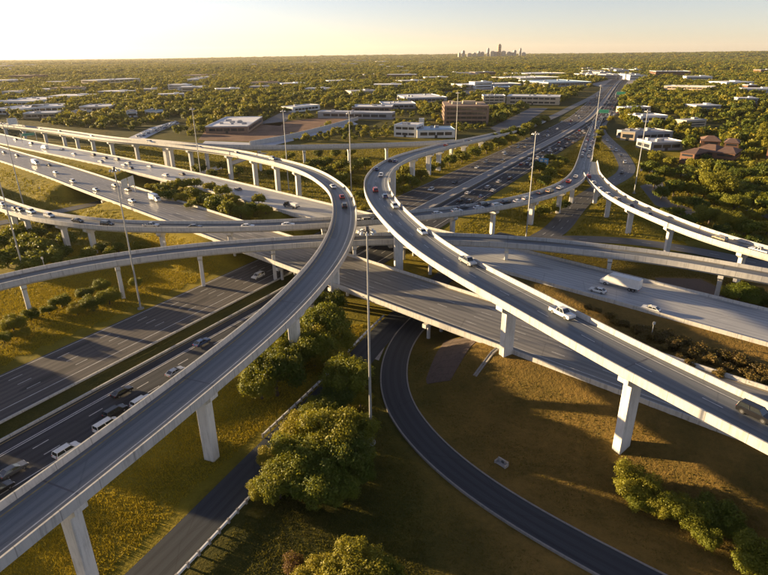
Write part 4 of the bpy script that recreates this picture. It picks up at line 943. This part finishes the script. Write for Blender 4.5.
def place(q, hd, road, kind, colour, detailed=None):
    dist = (q - Vector((0, 0, CAM_H))).length
    if detailed is None: detailed = dist < 330
    o = long_truck() if kind == 'long truck' else box_truck(colour, kind == 'flatbed truck') if kind in ('box truck', 'flatbed truck') else set_car(kind, colour, detailed)
    o.location = (q.x, q.y, q.z + .02); o.rotation_euler = (0, 0, hd); traffic.append((road, colour, kind, dist, o))
RA, RB, RH, RJ, RN, RF, RL, RR = 'the left flyover', 'the right flyover', 'the busy ramp', 'the right ramp', 'the near bridge', 'the far bridge', 'the oncoming freeway', 'the receding freeway'
for q in ((333,186,'sedan','white',-1),(342,196,'sedan','red',1),(344.5,205,'suv','black',1),(273,158,'suv','silver',-1),(237,152.5,'sedan','black',-1),(200,147,'sedan','silver',-1),(150,141.5,'suv','white',-1),(92,136,'sedan','black',-1),(60,131.5,'suv','grey',-1),(40,129,'sedan','white',-1)): put(P_A, RA, *q[:4], q[4], 2.6)
for q in ((391,160,'sedan','black',1),(395.5,160.5,'sedan','blue',1),(377,168.5,'sedan','blue',1),(381,174.5,'hatchback','white',-1),(375.5,189.5,'suv','red',1),(385,195.5,'hatchback','blue',1),(394.7,205.5,'suv','white',-1),(446,144.5,'sedan','red',1),(470,140.5,'sedan','black',1),(422.5,231,'sedan','white',-1),(467.7,260.5,'pickup','silver',-1),(562,312,'pickup','white',-1),(756,412,'suv','black',-1)): put(P_B, RB, *q[:4], q[4], 4)
for q in ((2.7,203.5,'sedan','white'),(15,208,'sedan','black'),(20,209,'hatchback','grey'),(31,211,'suv','white'),(49,215,'suv','white'),(77.6,220,'sedan','black'),(107,223.5,'suv','black'),(151,225,'pickup','silver'),(195,226,'sedan','grey'),(247.7,225.5,'sedan','white'),(288,224,'sedan','white'),(360,221,'sedan','white'),(369,220.5,'suv','silver'),(377,219.5,'sedan','grey'),(437.5,213,'hatchback','white'),(456.7,210,'sedan','white'),(463,206.5,'sedan','grey'),(478.6,207,'sedan','white'),(484,204,'suv','grey'),(497,205,'suv','white'),(506,201.5,'sedan','black'),(518,200.5,'sedan','white'),(527,198,'suv','silver'),(541,192,'sedan','grey'),(550,190.5,'suv','tan'),(560,187,'sedan','white'),(569,181,'suv','red'),(576,176,'sedan','white')): put(P_H, RH, *q[:4], 1, 3)
for q in ((590.5,182,'sedan','white'),(597,188,'sedan','white'),(604,193.5,'hatchback','white'),(617,199,'suv','tan'),(629.5,205,'sedan','black'),(646.5,213.5,'sedan','grey'),(720,238,'suv','tan'),(759,250,'pickup','white'),(584,176,'suv','red')): put(P_J, RJ, *q[:4], -1, 3)
for q in ((35.6,163,'box truck','white'),(49,164.5,'sedan','black'),(55.7,172,'sedan','white'),(73,181,'suv','white'),(17,155,'sedan','black'),(4,152,'sedan','grey'),(115,185,'sedan','black'),(128,189,'suv','tan'),(132,200,'sedan','white'),(154.7,199,'box truck','white'),(96,189,'sedan','silver')): put(F1N, RN, *q[:4], 1, 9)
for q in ((15.5,139,'sedan','black'),(31,143,'suv','grey'),(74,153.5,'sedan','white'),(93,154.5,'suv','black'),(101,161,'sedan','silver'),(105,157.5,'sedan','black'),(117,159,'suv','grey'),(124,164.5,'sedan','white'),(130.5,167.5,'sedan','black'),(128,163,'suv','silver'),(150,166,'sedan','white'),(165.6,175,'suv','white'),(182,173.5,'sedan','black'),(238,188.5,'sedan','grey'),(291,206,'flatbed truck','black'),(620,285,'long truck','white'),(598,289.5,'sedan','white'),(650,309,'sedan','white'),(45,148,'box truck','white'),(62,149,'sedan','silver')): put(F1F, RF, *q[:4], -1, 9.5)
for q in ((258,275.5,'suv','white'),(431,189,'suv','white'),(476.8,167,'sedan','white'),(486,161.5,'suv','silver'),(455,182,'sedan','black'),(503,160,'sedan','grey')): put(F2L, RL, *q[:4], -1, 8)
for q in ((201.7,341.5,'sedan','blue'),(175,371,'sedan','silver'),(121.7,391,'sedan','black'),(141.7,401,'suv','white'),(115,411,'suv','black'),(106.7,425,'van','white'),(66.7,450,'suv','white'),(13,469,'sedan','grey'),(-2,489,'sedan','black'),
          (467.7,192.5,'sedan','white'),(470,201,'suv','grey'),(493,190,'sedan','white'),(487.8,187,'suv','silver'),(481,196,'sedan','blue'),(498.8,181,'sedan','white'),(460,200,'sedan','black'),(510,178,'suv','black')): put(F2R, RR, *q[:4], 1, 7.5)
for q in ((607,140,'sedan','white'),(611,147,'sedan','silver'),(616,150,'suv','white'),(621,155,'sedan','grey'),(625,162,'suv','white'),(622,172,'sedan','black'),(600,124,'sedan','white')): put(P_F3, 'the right frontage road', *q[:4], 1, 4)
# steady traffic filling the receding freeway
colours = ['white','white','white','silver','grey','black','black','red','blue','tan']
def stream(path, road, lanes, d0, d1, gap0, gap1, fwd):
    for ln in lanes:
        d = d0 + rng.uniform(0, gap0)
        while d < d1:
            f = (d - d0)/(d1 - d0); q, hd = path.pos(d, ln + rng.uniform(-.3, .3)); kind = str(rng.choice(['sedan','sedan','suv','suv','hatchback','pickup'])); place(q, hd if fwd else hd + math.pi, road, kind, str(rng.choice(colours)))
            d += rng.uniform(.5, 1.5)*(gap0 + (gap1 - gap0)*f)
d_on = lambda P, x, y: P.nearest(at(x, y, 0))[0]
stream(F2R, RR, (-2.8, 0.8, 4.3, 7.4), d_on(F2R, 515, 170), d_on(F2R, 598, 112), 26, 34, True)
stream(F2R, RR, (-6.4, -2.8, 0.8, 4.3, 7.4), d_on(F2R, 600, 110), d_on(F2R, 612, 92), 55, 80, True)
stream(F2L, RL, (-7.2, -3.6, 0, 3.6), d_on(F2L, 500, 160), d_on(F2L, 608, 93), 70, 90, False)
stream(P_H, 'the crowded merge', (-1.9, 1.9), d_on(P_H, 583, 171), P_H.L - 6, 10, 11, True)
stream(P_F3, 'the right frontage road', (-3.4, 3.4), 40, 200, 26, 26, True)
# cars in the pale car park at left
park = []
for r_ in range(7):
    for k in range(9):
        f, g_ = (k + .5)/9, (r_ + .5)/7; x = 136 + 38*f*1.02 + 4*g_; y = 136.5 - 13.5*f - 3.5*g_ + 2.0
        if rng.random() < .25: continue
        p = at(x, y, 0); p.z = .08; place(p, math.radians(35) + (math.pi if rng.random() < .5 else 0), 'the pale car park', str(rng.choice(['sedan','suv','suv','pickup'])), str(rng.choice(['white','white','white','silver','blue','grey','black'])), False)
KN = {'suv': 'SUV'}
from collections import defaultdict
byk = defaultdict(list)
for road, colour, kind, dist, o in traffic: byk[(road, colour, kind)].append((dist, o))
for (road, colour, kind), L in byk.items():
    L.sort(key=lambda q: q[0]); kn = KN.get(kind, kind)
    for i, (d_, o) in enumerate(L):
        if len(L) == 1: lab = 'the only %s %s on %s' % (colour, kn, road)
        else: lab = '%s %s on %s, %s nearest of its colour' % (colour, kn, road, ordinal(i))
        if 'car park' in road: lab = lab.replace(' on the pale', ' in the pale')
        assert len(lab.split()) <= 16, lab
        props(o, lab, 'truck' if 'truck' in kind else ('van' if kind == 'van' else 'car'), 'vehicles parked in the pale car park' if 'car park' in road else 'vehicles on ' + road)

# ------------------------------------------------------------------ trees
def leaf_cloud(n, lobes, size, seed, squash=.8, core=.45):
    """n leaf sprays scattered through overlapping lobes; unit crown roughly radius 1, base at z=0"""
    r = np.random.default_rng(seed); L = np.array(lobes); wts = L[:, 3]**2; k = r.choice(len(L), n, p=wts/wts.sum())
    d = r.normal(size=(n, 3)); d /= np.linalg.norm(d, axis=1)[:, None]; rad = L[k, 3]*(core + (1 - core)*r.random(n)**.5)
    lump = 1 + .22*np.sin(d[:, 0]*5 + k)*np.sin(d[:, 1]*6 + 2*k) + .12*r.normal(size=n)
    c = L[k, :3] + d*(rad*lump)[:, None]*np.array([1, 1, squash])
    keep = c[:, 2] > .05; c, d = c[keep], d[keep]; n = len(c)
    nrm = d*.9 + r.normal(size=(n, 3))*.6 + np.array([0, 0, .25]); nrm /= np.linalg.norm(nrm, axis=1)[:, None]
    a = np.cross(nrm, r.normal(size=(n, 3))); a /= np.linalg.norm(a, axis=1)[:, None]; b = np.cross(nrm, a)
    s = size*(.6 + .8*r.random(n))[:, None]; e = (.55 + .5*r.random(n))[:, None]
    v = np.stack([c - a*s, c - b*s*e*.8 + a*s*.1, c + a*s, c + b*s*e], 1).reshape(-1, 3)
    return v, np.arange(n*4).reshape(n, 4)
def lobes(seed, k, spread, low=.55, top=.95, r0=.38, r1=.58):
    r = np.random.default_rng(seed); out = [(0, 0, .80, .50)]
    for i in range(k):
        a = 2*math.pi*(i + r.uniform(-.3, .3))/k*2.0; q = spread*r.uniform(.45, 1); out.append((q*math.cos(a), q*math.sin(a), r.uniform(low, top + .35*(1 - q)), r.uniform(r0, r1)))
    return out
TPL = {}
def tpl(name, n, size, seeds, mat, k=9, spread=.62, **kw): TPL[name] = [np_mesh('crown', *leaf_cloud(n, lobes(s_, k, spread, **kw), size, s_), M[mat]) for s_ in seeds]
tpl('hero', 17000, .032, (1, 2, 3, 4), 'leaf', 22, .80, r0=.22, r1=.42); tpl('hero_bright', 16000, .032, (5, 6), 'leaf_bright', 22, .80, r0=.22, r1=.42)
tpl('mid', 2400, .075, (11, 12, 13, 14), 'leaf', 14, .74, r0=.24, r1=.46); tpl('mid_bright', 2400, .075, (15, 16, 17), 'leaf_bright', 14, .74, r0=.24, r1=.46)
tpl('dry', 1500, .085, (21, 22), 'leaf_dry', 8); tpl('rust', 6000, .045, (23,), 'leaf_rust', 8)
tpl('far', 420, .16, (31, 32, 33), 'leaf', 9, .72, r0=.28, r1=.52); tpl('far_bright', 420, .16, (34, 35), 'leaf_bright', 9, .72, r0=.28, r1=.52)
def trunk_mesh(seed):
    r = random.Random(seed); mb = MB(); prev = Vector((0, 0, -.08)); 
    top = Vector((r.uniform(-.06, .06), r.uniform(-.06, .06), .55)); mb.tube(prev, top*.6, .075, .055, 8, caps=False); mb.tube(top*.6, top, .055, .04, 8, caps=False)
    for i in range(6):
        a = i*1.05 + r.uniform(-.3, .3); s_ = top*r.uniform(.5, .95); e = Vector((math.cos(a)*r.uniform(.4, .7), math.sin(a)*r.uniform(.4, .7), r.uniform(.75, 1.2))); m_ = s_.lerp(e, .5) + Vector((0, 0, .06))
        mb.tube(s_, m_, .032, .02, 6, caps=False); mb.tube(m_, e, .02, .006, 6, caps=False)
    return mb.mesh('trunk', [M['bark']])
TRUNK = [trunk_mesh(s_) for s_ in range(3)]
tree_list = []
def tree(p, R, kind, region, what='tree', tall=1.0, detail=None):
    """R crown radius in metres"""
    arr = TPL[kind]; me = arr[rng.integers(len(arr))]
    root = empty('shrub' if what in ('shrub', 'bush') else 'tree', (p.x, p.y, float(ground_z(p.x, p.y)) - (.25*R if what in ('shrub','bush') else .05)), rng.uniform(0, 6.28))
    c = link('crown', me, root); c.scale = (R, R*rng.uniform(.88, 1.12), R*tall*rng.uniform(.92, 1.12))
    t = link('trunk', TRUNK[rng.integers(3)], root); t.scale = (R, R, R*tall)
    tree_list.append((region, what, p, root, kind)); return root
def tpx(x, y, r, kind, region, what='tree', tall=1.0):
    """x, y crown centre and r crown radius, all in photograph pixels"""
    p = at(x, y, 3)
    for _ in range(3):
        f = p.y*math.cos(PITCH) + (CAM_H - p.z)*math.sin(PITCH); R = r*f/FPX; base = float(ground_z(p.x, p.y)); p = at(x, y, base + R*.85*tall)
    return tree(p, R, kind, region, what, tall)
FG = 'of the foreground thicket'
for x, y, r, k in ((300,455,30,'hero'),(330,430,32,'hero_bright'),(348,452,28,'hero'),(278,478,26,'hero'),(316,480,28,'hero'),(302,428,22,'hero_bright'),(356,428,22,'hero_bright'),(346,374,27,'hero_bright'),(333,398,20,'hero'),(318,410,17,'hero_bright'),(272,455,17,'hero_bright'),(286,438,16,'hero'),(340,484,22,'hero'),(362,470,16,'hero'),(360,396,13,'hero_bright'),(262,488,15,'hero')): tpx(x, y, r, k, FG, 'tree', 1.15)
FA = 'behind the left flyover pillars'
for x, y, r, k in ((275,368,26,'hero'),(260,380,18,'hero'),(292,350,18,'hero'),(325,320,24,'hero'),(314,345,20,'hero'),(338,338,15,'hero'),(330,299,15,'hero'),(300,330,14,'hero'),(246,352,10,'hero'),(284,338,20,'hero_bright'),(318,330,22,'hero_bright'),(270,352,18,'hero_bright'),(330,352,16,'hero_bright')): tpx(x, y, r*1.12, k, FA, 'tree', 1.3)
for x, y, r, k in ((352,566,34,'hero_bright'),(318,574,24,'hero_bright'),(388,578,22,'hero_bright')): tpx(x, y, r, k, 'at the bottom edge of the picture')
tpx(295,562,13,'rust','at the bottom edge of the picture','shrub')
for x, y, r, k in ((636,480,23,'hero_bright'),(662,506,16,'hero'),(685,508,21,'hero_bright'),(716,512,23,'hero_bright'),(738,530,15,'hero'),(758,556,26,'hero_bright'),(706,534,15,'hero'),(640,502,13,'hero')): tpx(x, y, r, k, 'of the lower right row')
LW = 'between the two left ramps'
for x, y, r in ((12,232,11),(26,240,13),(45,246,13),(5,256,13),(30,263,11),(60,251,10),(72,262,8),(15,219,6),(142,246,7),(118,247,6),(55,236,7),(88,252,8),(100,246,7),(2,240,10),(40,232,7),(20,228,10),(52,256,11),(18,250,12),(66,238,9),(36,256,12),(80,262,8),(92,262,7),(110,252,7),(130,250,6),(48,224,7),(62,226,6)): tpx(x, y, r*1.15, 'mid', LW)
for x, y, r, k in ((12,322,13,'hero_bright'),(30,314,9,'hero'),(22,332,8,'hero_bright'),(3,336,9,'hero'),(92,302,12,'hero'),(108,296,11,'hero'),(76,308,9,'hero_bright'),(120,288,7,'hero'),(60,300,10,'hero'),(48,308,8,'hero'),(100,284,9,'hero'),(135,282,7,'hero'),(84,292,9,'hero')): tpx(x, y, r, k, 'below the lower ramp at far left')
BC = 'between the freeway carriageways'
for x, y, r in ((150,189,8),(163,187,8),(175,186,9),(186,184,7),(195,191,10),(205,197,10),(215,201,12),(228,206,11),(240,209,10),(180,196,8),(168,193,8),(196,182,7),(210,185,8),(222,189,9),(250,202,10),(258,198,8),(246,211,8),(232,196,8),(265,206,7),(158,193,6),(190,203,6)): tpx(x, y, r, 'mid' if r != 8 else 'mid_bright', BC)
LP = 'in the hollow inside the left loop'
for x, y, r in ((262,160,7),(275,162,7),(290,164,8),(310,163,8),(325,161,9),(340,163,10),(353,166,9),(365,162,8),(300,170,7),(315,172,8),(340,176,9),(326,169,8),(350,152,6),(335,152,6),(318,153,6),(288,155,6),(270,172,5),(222,164,7),(212,172,7),(200,168,7),(238,170,7)): tpx(x, y, r, 'mid', LP)
for x, y, r in ((362,207,5),(367,217,5),(360,192,6),(356,178,7),(372,228,4)): tpx(x, y, r, 'mid_bright', 'in the gap between the two flyovers', 'bush')
RB_ = 'inside the bend of the right flyover'
for x, y, r in ((404,171,12),(396,180,9),(412,180,9),(404,188,7),(421,173,8),(438,164,7),(450,159,8),(462,156,8),(475,151,8),(487,147,8),(499,142,8),(512,138,7),(430,168,6),(523,132,6),(505,134,7),(515,130,7),(528,127,7),(536,122,6),(497,137,7),(545,118,5)): tpx(x, y, r, 'mid', RB_)
TR = 'beside the busy ramp'
for x, y, r in ((540,166,8),(550,173,9),(556,164,8),(545,180,8),(561,171,7),(535,178,7),(563,160,6),(550,157,6),(540,209,9),(552,207,8),(530,213,7),(562,203,7)): tpx(x, y, r, 'mid' if r != 7 else 'mid_bright', TR)
for x, y, r in ((600,133,5),(597,139,5),(604,127,4),(595,146,5),(611,118,4)): tpx(x, y, r, 'mid_bright', 'on the strip by the right frontage road')
RT = 'of the grove above the right ramp'
for x, y, r in ((722,182,19),(702,172,11),(741,173,14),(690,186,11),(675,186,12),(655,180,10),(735,201,14),(711,212,15),(731,219,14),(746,226,11),(768,226,11),(700,204,11),(650,167,9),(665,171,10),(760,181,11),(752,196,10),(716,196,10),(690,200,9),(679,200,8),(722,228,9),(757,212,9),(662,192,9),(705,190,10),(668,211,8),(688,221,9),(708,230,8),(733,238,8),(754,241,9),(678,210,8),(700,218,9)): tpx(x, y, r, 'hero' if r > 12 else ('mid_bright' if r == 10 else 'mid'), RT)
for x, y, r in ((740,296,15),(728,291,10),(755,292,12),(766,299,11),(748,302,9)): tpx(x, y, r, 'hero', 'below the ramps at right edge')
for x, y, r in ((650,327,8),(668,333,9),(684,338,9),(700,345,10),(722,352,9),(640,328,9),(655,333,9),(676,341,9),(738,356,10),(756,363,10),(645,332,8),(660,336,9),(674,343,10),(690,349,11),(713,358,10),(731,354,8),(744,360,9),(720,371,8),(760,367,9),(636,326,6),(703,350,8),(752,378,8),(690,362,7),(625,322,6),(770,380,9),(610,314,6),(598,309,5),(616,320,6),(640,338,7),(662,346,8),(705,358,8),(728,366,8),(748,371,9),(765,372,9),(680,356,7),(588,304,5)): tpx(x, y, r, 'dry', 'in the dry strip between the bridges', 'shrub', .8)

for k_, (x, y, R_t) in enumerate(((-117,114,8.5),(-136,119,7.5),(-122,99,5.5),(-112,87,5.0),(-128,84,7.0),(-144,137,6.0),(-118,71,7.0),(-104,70,6.5),(-98,56,6.5))):
    tree(Vector((x, y, 0)), R_t, 'hero' if k_ % 3 else 'hero_bright', 'on the bank left of the sunken freeway', 'tree', 1.5)
# woodland reaching to the horizon
LIMX = [-4000,0,60,130,200,250,330,400,480,530,575,600,612,628,645,700,768,5000]
LIMY = [112,118,126,132,137,141,142,139,130,115,98,82,92,128,160,186,222,240]
def forest_pts(n_try, r0, r1, cell, spread=50):
    th = rng.uniform(math.radians(90 - spread), math.radians(90 + spread), n_try); rr = np.sqrt(rng.uniform(r0**2, r1**2, n_try)); return np.stack([rr*np.cos(th), rr*np.sin(th)], 1)
def thin(P, cell):
    k = np.floor(P/cell).astype(np.int64); _, i = np.unique(k[:, 0]*1000003 + k[:, 1], return_index=True); return P[np.sort(i)]
def allowed(P):
    D = CAM_H; f = P[:, 1]*math.cos(PITCH) + D*math.sin(PITCH); v = (D*math.cos(PITCH) - P[:, 1]*math.sin(PITCH))/f; u = P[:, 0]/f
    y = 287.5 + FPX*v - FPX*u*math.sin(ROLL); x = 384 + FPX*u
    return (y < np.interp(x, LIMX, LIMY)) & ~blocked(P[:, 0], P[:, 1])
near = thin(forest_pts(60000, 230, 900, 7), 8.0); near = near[allowed(near)]
patch = np.sin(near[:, 0]*.021 + 1)*np.sin(near[:, 1]*.017) + .5*np.sin(near[:, 0]*.06)*np.sin(near[:, 1]*.05 + 2)
near = near[rng.random(len(near)) < np.clip(.66 + .5*patch, .08, 1)]
mid_ = thin(forest_pts(190000, 900, 2600, 9), 11.0); mid_ = mid_[allowed(mid_)]
patch = np.sin(mid_[:, 0]*.008 + 2)*np.sin(mid_[:, 1]*.006); mid_ = mid_[rng.random(len(mid_)) < np.clip(.68 + .55*patch, .10, 1)]
far_ = thin(forest_pts(200000, 2600, 6200, 20), 26); far_ = far_[~blocked(far_[:, 0], far_[:, 1])]
vfar = thin(forest_pts(90000, 6200, 12500, 40), 60)
# the nearest ones stand as single trees
dist = np.hypot(near[:, 0], near[:, 1]); insight = np.abs(near[:, 0]/near[:, 1]) < .70
order = np.argsort(np.where(insight, dist, 1e9)); n_single = max(0, 296 - len(tree_list)); single = order[:n_single]
for i in single:
    x, y = near[i]; R = float(rng.uniform(3.6, 6.6)); R = R*.52 if 245 < to_px(x, y, 0)[0] < 500 else R; side = 'right' if x > 60 else 'left'
    reg = 'edging the wood at right' if x > 60 and to_px(x, y, 0)[0] > 600 else 'edging the wood at left' if to_px(x, y, 0)[0] < 250 else 'of the office thicket'
    tree(Vector((x, y, 0)), R, 'mid' if rng.random() < .6 else 'mid_bright', reg)
rest = np.delete(near, single, axis=0); pxr = 384 + FPX*rest[:, 0]/(rest[:, 1]*math.cos(PITCH) + CAM_H*math.sin(PITCH)); rest = rest[(pxr < 640) | (rest[:, 1] > 700) | (rng.random(len(rest)) < .72)]
cnt = defaultdict(list)
for region, what, p, root, kind in tree_list: cnt[(region, what)].append((to_px(p.x, p.y, 2)[0], root, kind))
tone = {'hero': 'dark green', 'mid': 'dark green', 'hero_bright': 'bright green', 'mid_bright': 'bright green', 'dry': 'dry orange-brown', 'rust': 'bare rusty'}
for (region, what), L in cnt.items():
    L.sort(key=lambda q: q[0]); g = ('trees ' if what == 'tree' else 'low ' + what + 's ') + region
    for i, (_, root, kind) in enumerate(L):
        props(root, '%s %s %s, %s from the left' % (tone[kind], what, region, ordinal(i)) if len(L) > 1 else '%s %s %s' % (tone[kind], what, region), what, g)
def woodland(name, pts, scale, kinds, label):
    """points carry scale, turn and kind; each gets one of the shared crown meshes"""
    n = len(pts); me = bpy.data.meshes.new(name); z = ground_z(pts[:, 0], pts[:, 1]); me.vertices.add(n)
    me.vertices.foreach_set('co', np.stack([pts[:, 0], pts[:, 1], z - .1], 1).astype(np.float32).ravel())
    for nm, ty, val in (('tree_scale', 'FLOAT_VECTOR', scale), ('turn', 'FLOAT', rng.uniform(0, 6.28, n)), ('pick', 'INT', rng.choice(len(kinds), n))):
        at_ = me.attributes.new(nm, ty, 'POINT'); at_.data.foreach_set('vector' if ty == 'FLOAT_VECTOR' else 'value', np.asarray(val, np.int32 if ty == 'INT' else np.float32).ravel())
    o = link(name, me); props(o, label, 'woodland', kind='stuff')
    ng = bpy.data.node_groups.new(name, 'GeometryNodeTree'); ng.interface.new_socket('Geometry', in_out='INPUT', socket_type='NodeSocketGeometry'); ng.interface.new_socket('Geometry', in_out='OUTPUT', socket_type='NodeSocketGeometry')
    gi, go = ng.nodes.new('NodeGroupInput'), ng.nodes.new('NodeGroupOutput'); ip = ng.nodes.new('GeometryNodeInstanceOnPoints'); gj = ng.nodes.new('GeometryNodeJoinGeometry')
    for src in kinds[::-1]:
        oi = ng.nodes.new('GeometryNodeObjectInfo'); oi.inputs['Object'].default_value = src; oi.inputs['As Instance'].default_value = True; oi.transform_space = 'ORIGINAL'; ng.links.new(oi.outputs['Geometry'], gj.inputs[0])
    def attr(nm, ty):
        a_ = ng.nodes.new('GeometryNodeInputNamedAttribute'); a_.data_type = ty; a_.inputs['Name'].default_value = nm; return [q for q in a_.outputs if q.enabled and q.name == 'Attribute'][0]
    cx = ng.nodes.new('ShaderNodeCombineXYZ'); ng.links.new(attr('turn', 'FLOAT'), cx.inputs['Z'])
    ng.links.new(gi.outputs[0], ip.inputs['Points']); ng.links.new(gj.outputs[0], ip.inputs['Instance']); ip.inputs['Pick Instance'].default_value = True
    ng.links.new(attr('pick', 'INT'), ip.inputs['Instance Index']); ng.links.new(cx.outputs[0], ip.inputs['Rotation']); ng.links.new(attr('tree_scale', 'FLOAT_VECTOR'), ip.inputs['Scale'])
    ng.links.new(ip.outputs[0], go.inputs[0]); md = o.modifiers.new('scatter', 'NODES'); md.node_group = ng; return o
# crowns for the scattered woods: single far trees that stand at the edge of the mapped woods
src = []
for k_, kd in enumerate(('far', 'far', 'far', 'far_bright', 'far_bright')):
    p = rest[k_*7]; R = 5.0; r_ = empty('tree', (p[0], p[1], float(ground_z(*p))), k_, '%s lone round tree of the inner wood, %s of five' % (('dark', 'bright')['bright' in kd], ordinal(k_)), 'tree', 'round trees of the inner wood')
    c = link('crown', TPL[kd][k_ % len(TPL[kd])], r_); c.scale = (R, R, R); src.append(c)
    t = link('trunk', TRUNK[k_ % 3], r_); t.scale = (R, R, R)
def sc(n, lo, hi, flat=(.8, 1.15)):
    s_ = rng.uniform(lo, hi, n); return np.stack([s_, s_*rng.uniform(.85, 1.15, n), s_*rng.uniform(*flat, n)], 1)
sn = sc(len(rest), 2.8, 6.3, (.75, 1.35)); pxr = 384 + FPX*rest[:, 0]/(rest[:, 1]*math.cos(PITCH) + CAM_H*math.sin(PITCH)); sn[(pxr > 245) & (pxr < 500) & (rest[:, 1] < 760)] *= .55
woodland('near_wood', rest, sn, src, 'wood of round trees around the business district')
woodland('middle_wood', mid_, sc(len(mid_), 3.6, 8.0, (.7, 1.3)), src, 'wooded suburb stretching behind the business district')
woodland('distant_wood', far_, sc(len(far_), 8, 17, (.45, .9)), src, 'far wooded plain below the horizon')
woodland('horizon_wood', vfar, sc(len(vfar), 26, 48, (.25, .5)), src, 'hazy woods along the horizon')

# ------------------------------------------------------------------ grass
def grass(name, n_try, box, size, label, mat='grass_gold_sunlit', keep=None):
    x = rng.uniform(box[0], box[1], n_try); y = rng.uniform(box[2], box[3], n_try)
    u, _ = None, None
    f = y*math.cos(PITCH) + CAM_H*math.sin(PITCH); ok = (np.abs(x/f) < .78) & ~blocked(x, y)
    if keep is not None: ok &= keep(x, y)
    x, y = x[ok], y[ok]
    dens = .55 + .45*np.sin(x*.11 + 1)*np.sin(y*.13) + .35*np.sin(x*.43 + y*.2)*np.sin(y*.37)
    ok = rng.random(len(x)) < np.clip(dens + .35, .5, 1)*np.where((x > 6) & (y < 150), .55, 1.0); x, y = x[ok], y[ok]; n = len(x); z = ground_z(x, y) - .05
    B = 3; n_ = n*B; bx = np.repeat(x, B) + rng.normal(0, .22, n_); by = np.repeat(y, B) + rng.normal(0, .22, n_); bz = np.repeat(z, B)
    hgt = size*rng.uniform(.5, 1.3, n_)*np.repeat(rng.uniform(.6, 1.3, n), B); a = rng.uniform(0, 6.28, n_); w = (.06 + .07*rng.random(n_))*(size/.42); hgt = hgt*np.where((bx > 6) & (by < 150), .75, 1.0)
    lx, ly = rng.normal(0, .35, n_)*hgt, rng.normal(0, .35, n_)*hgt
    v = np.stack([np.stack([bx - np.cos(a)*w, by - np.sin(a)*w, bz], 1), np.stack([bx + np.cos(a)*w, by + np.sin(a)*w, bz], 1), np.stack([bx + lx, by + ly, bz + hgt], 1)], 1).reshape(-1, 3)
    o = link(name, np_mesh(name, v, np.arange(n_*3).reshape(n_, 3), M[mat])); props(o, label, 'grass', kind='stuff')
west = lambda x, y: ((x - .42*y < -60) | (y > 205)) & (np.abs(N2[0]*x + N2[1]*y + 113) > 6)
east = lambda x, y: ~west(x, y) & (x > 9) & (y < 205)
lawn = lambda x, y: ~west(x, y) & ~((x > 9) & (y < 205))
grass('sunlit_golden_grass', 560000, (-125, 120, 40, 215), .36, 'tall golden grass coloured sunlit on the banks at left and beyond the bridges', 'grass_gold_sunlit', west)
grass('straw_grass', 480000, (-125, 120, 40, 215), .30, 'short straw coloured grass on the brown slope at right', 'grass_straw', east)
grass('shaded_lawn_grass', 560000, (-125, 120, 40, 215), .28, 'green lawn coloured dark as in shade in the lower middle', 'grass_green_shaded', lawn)
grass('far_grass', 150000, (-330, 220, 215, 480), .75, 'golden grass coloured sunlit beyond the middle ramps')

# ------------------------------------------------------------------ air
hm = bpy.data.materials.new('haze_air'); hm.use_nodes = True; hn = hm.node_tree; hn.nodes.remove(hn.nodes['Principled BSDF'])
pv = hn.nodes.new('ShaderNodeVolumePrincipled'); pv.inputs['Color'].default_value = (0.97, 0.95, 0.92, 1); pv.inputs['Density'].default_value = 0.000018; pv.inputs['Anisotropy'].default_value = 0.35
hn.links.new(pv.outputs['Volume'], hn.nodes['Material Output'].inputs['Volume'])
mb = MB(); zmin = float(GZ.min()) - 2.0; mb.box((0, 7000, (zmin + 330)/2), (30800, 27000, 330 - zmin)); hz = mb.build('haze', hm); props(hz, 'thin evening haze over the plain', 'haze', kind='stuff')
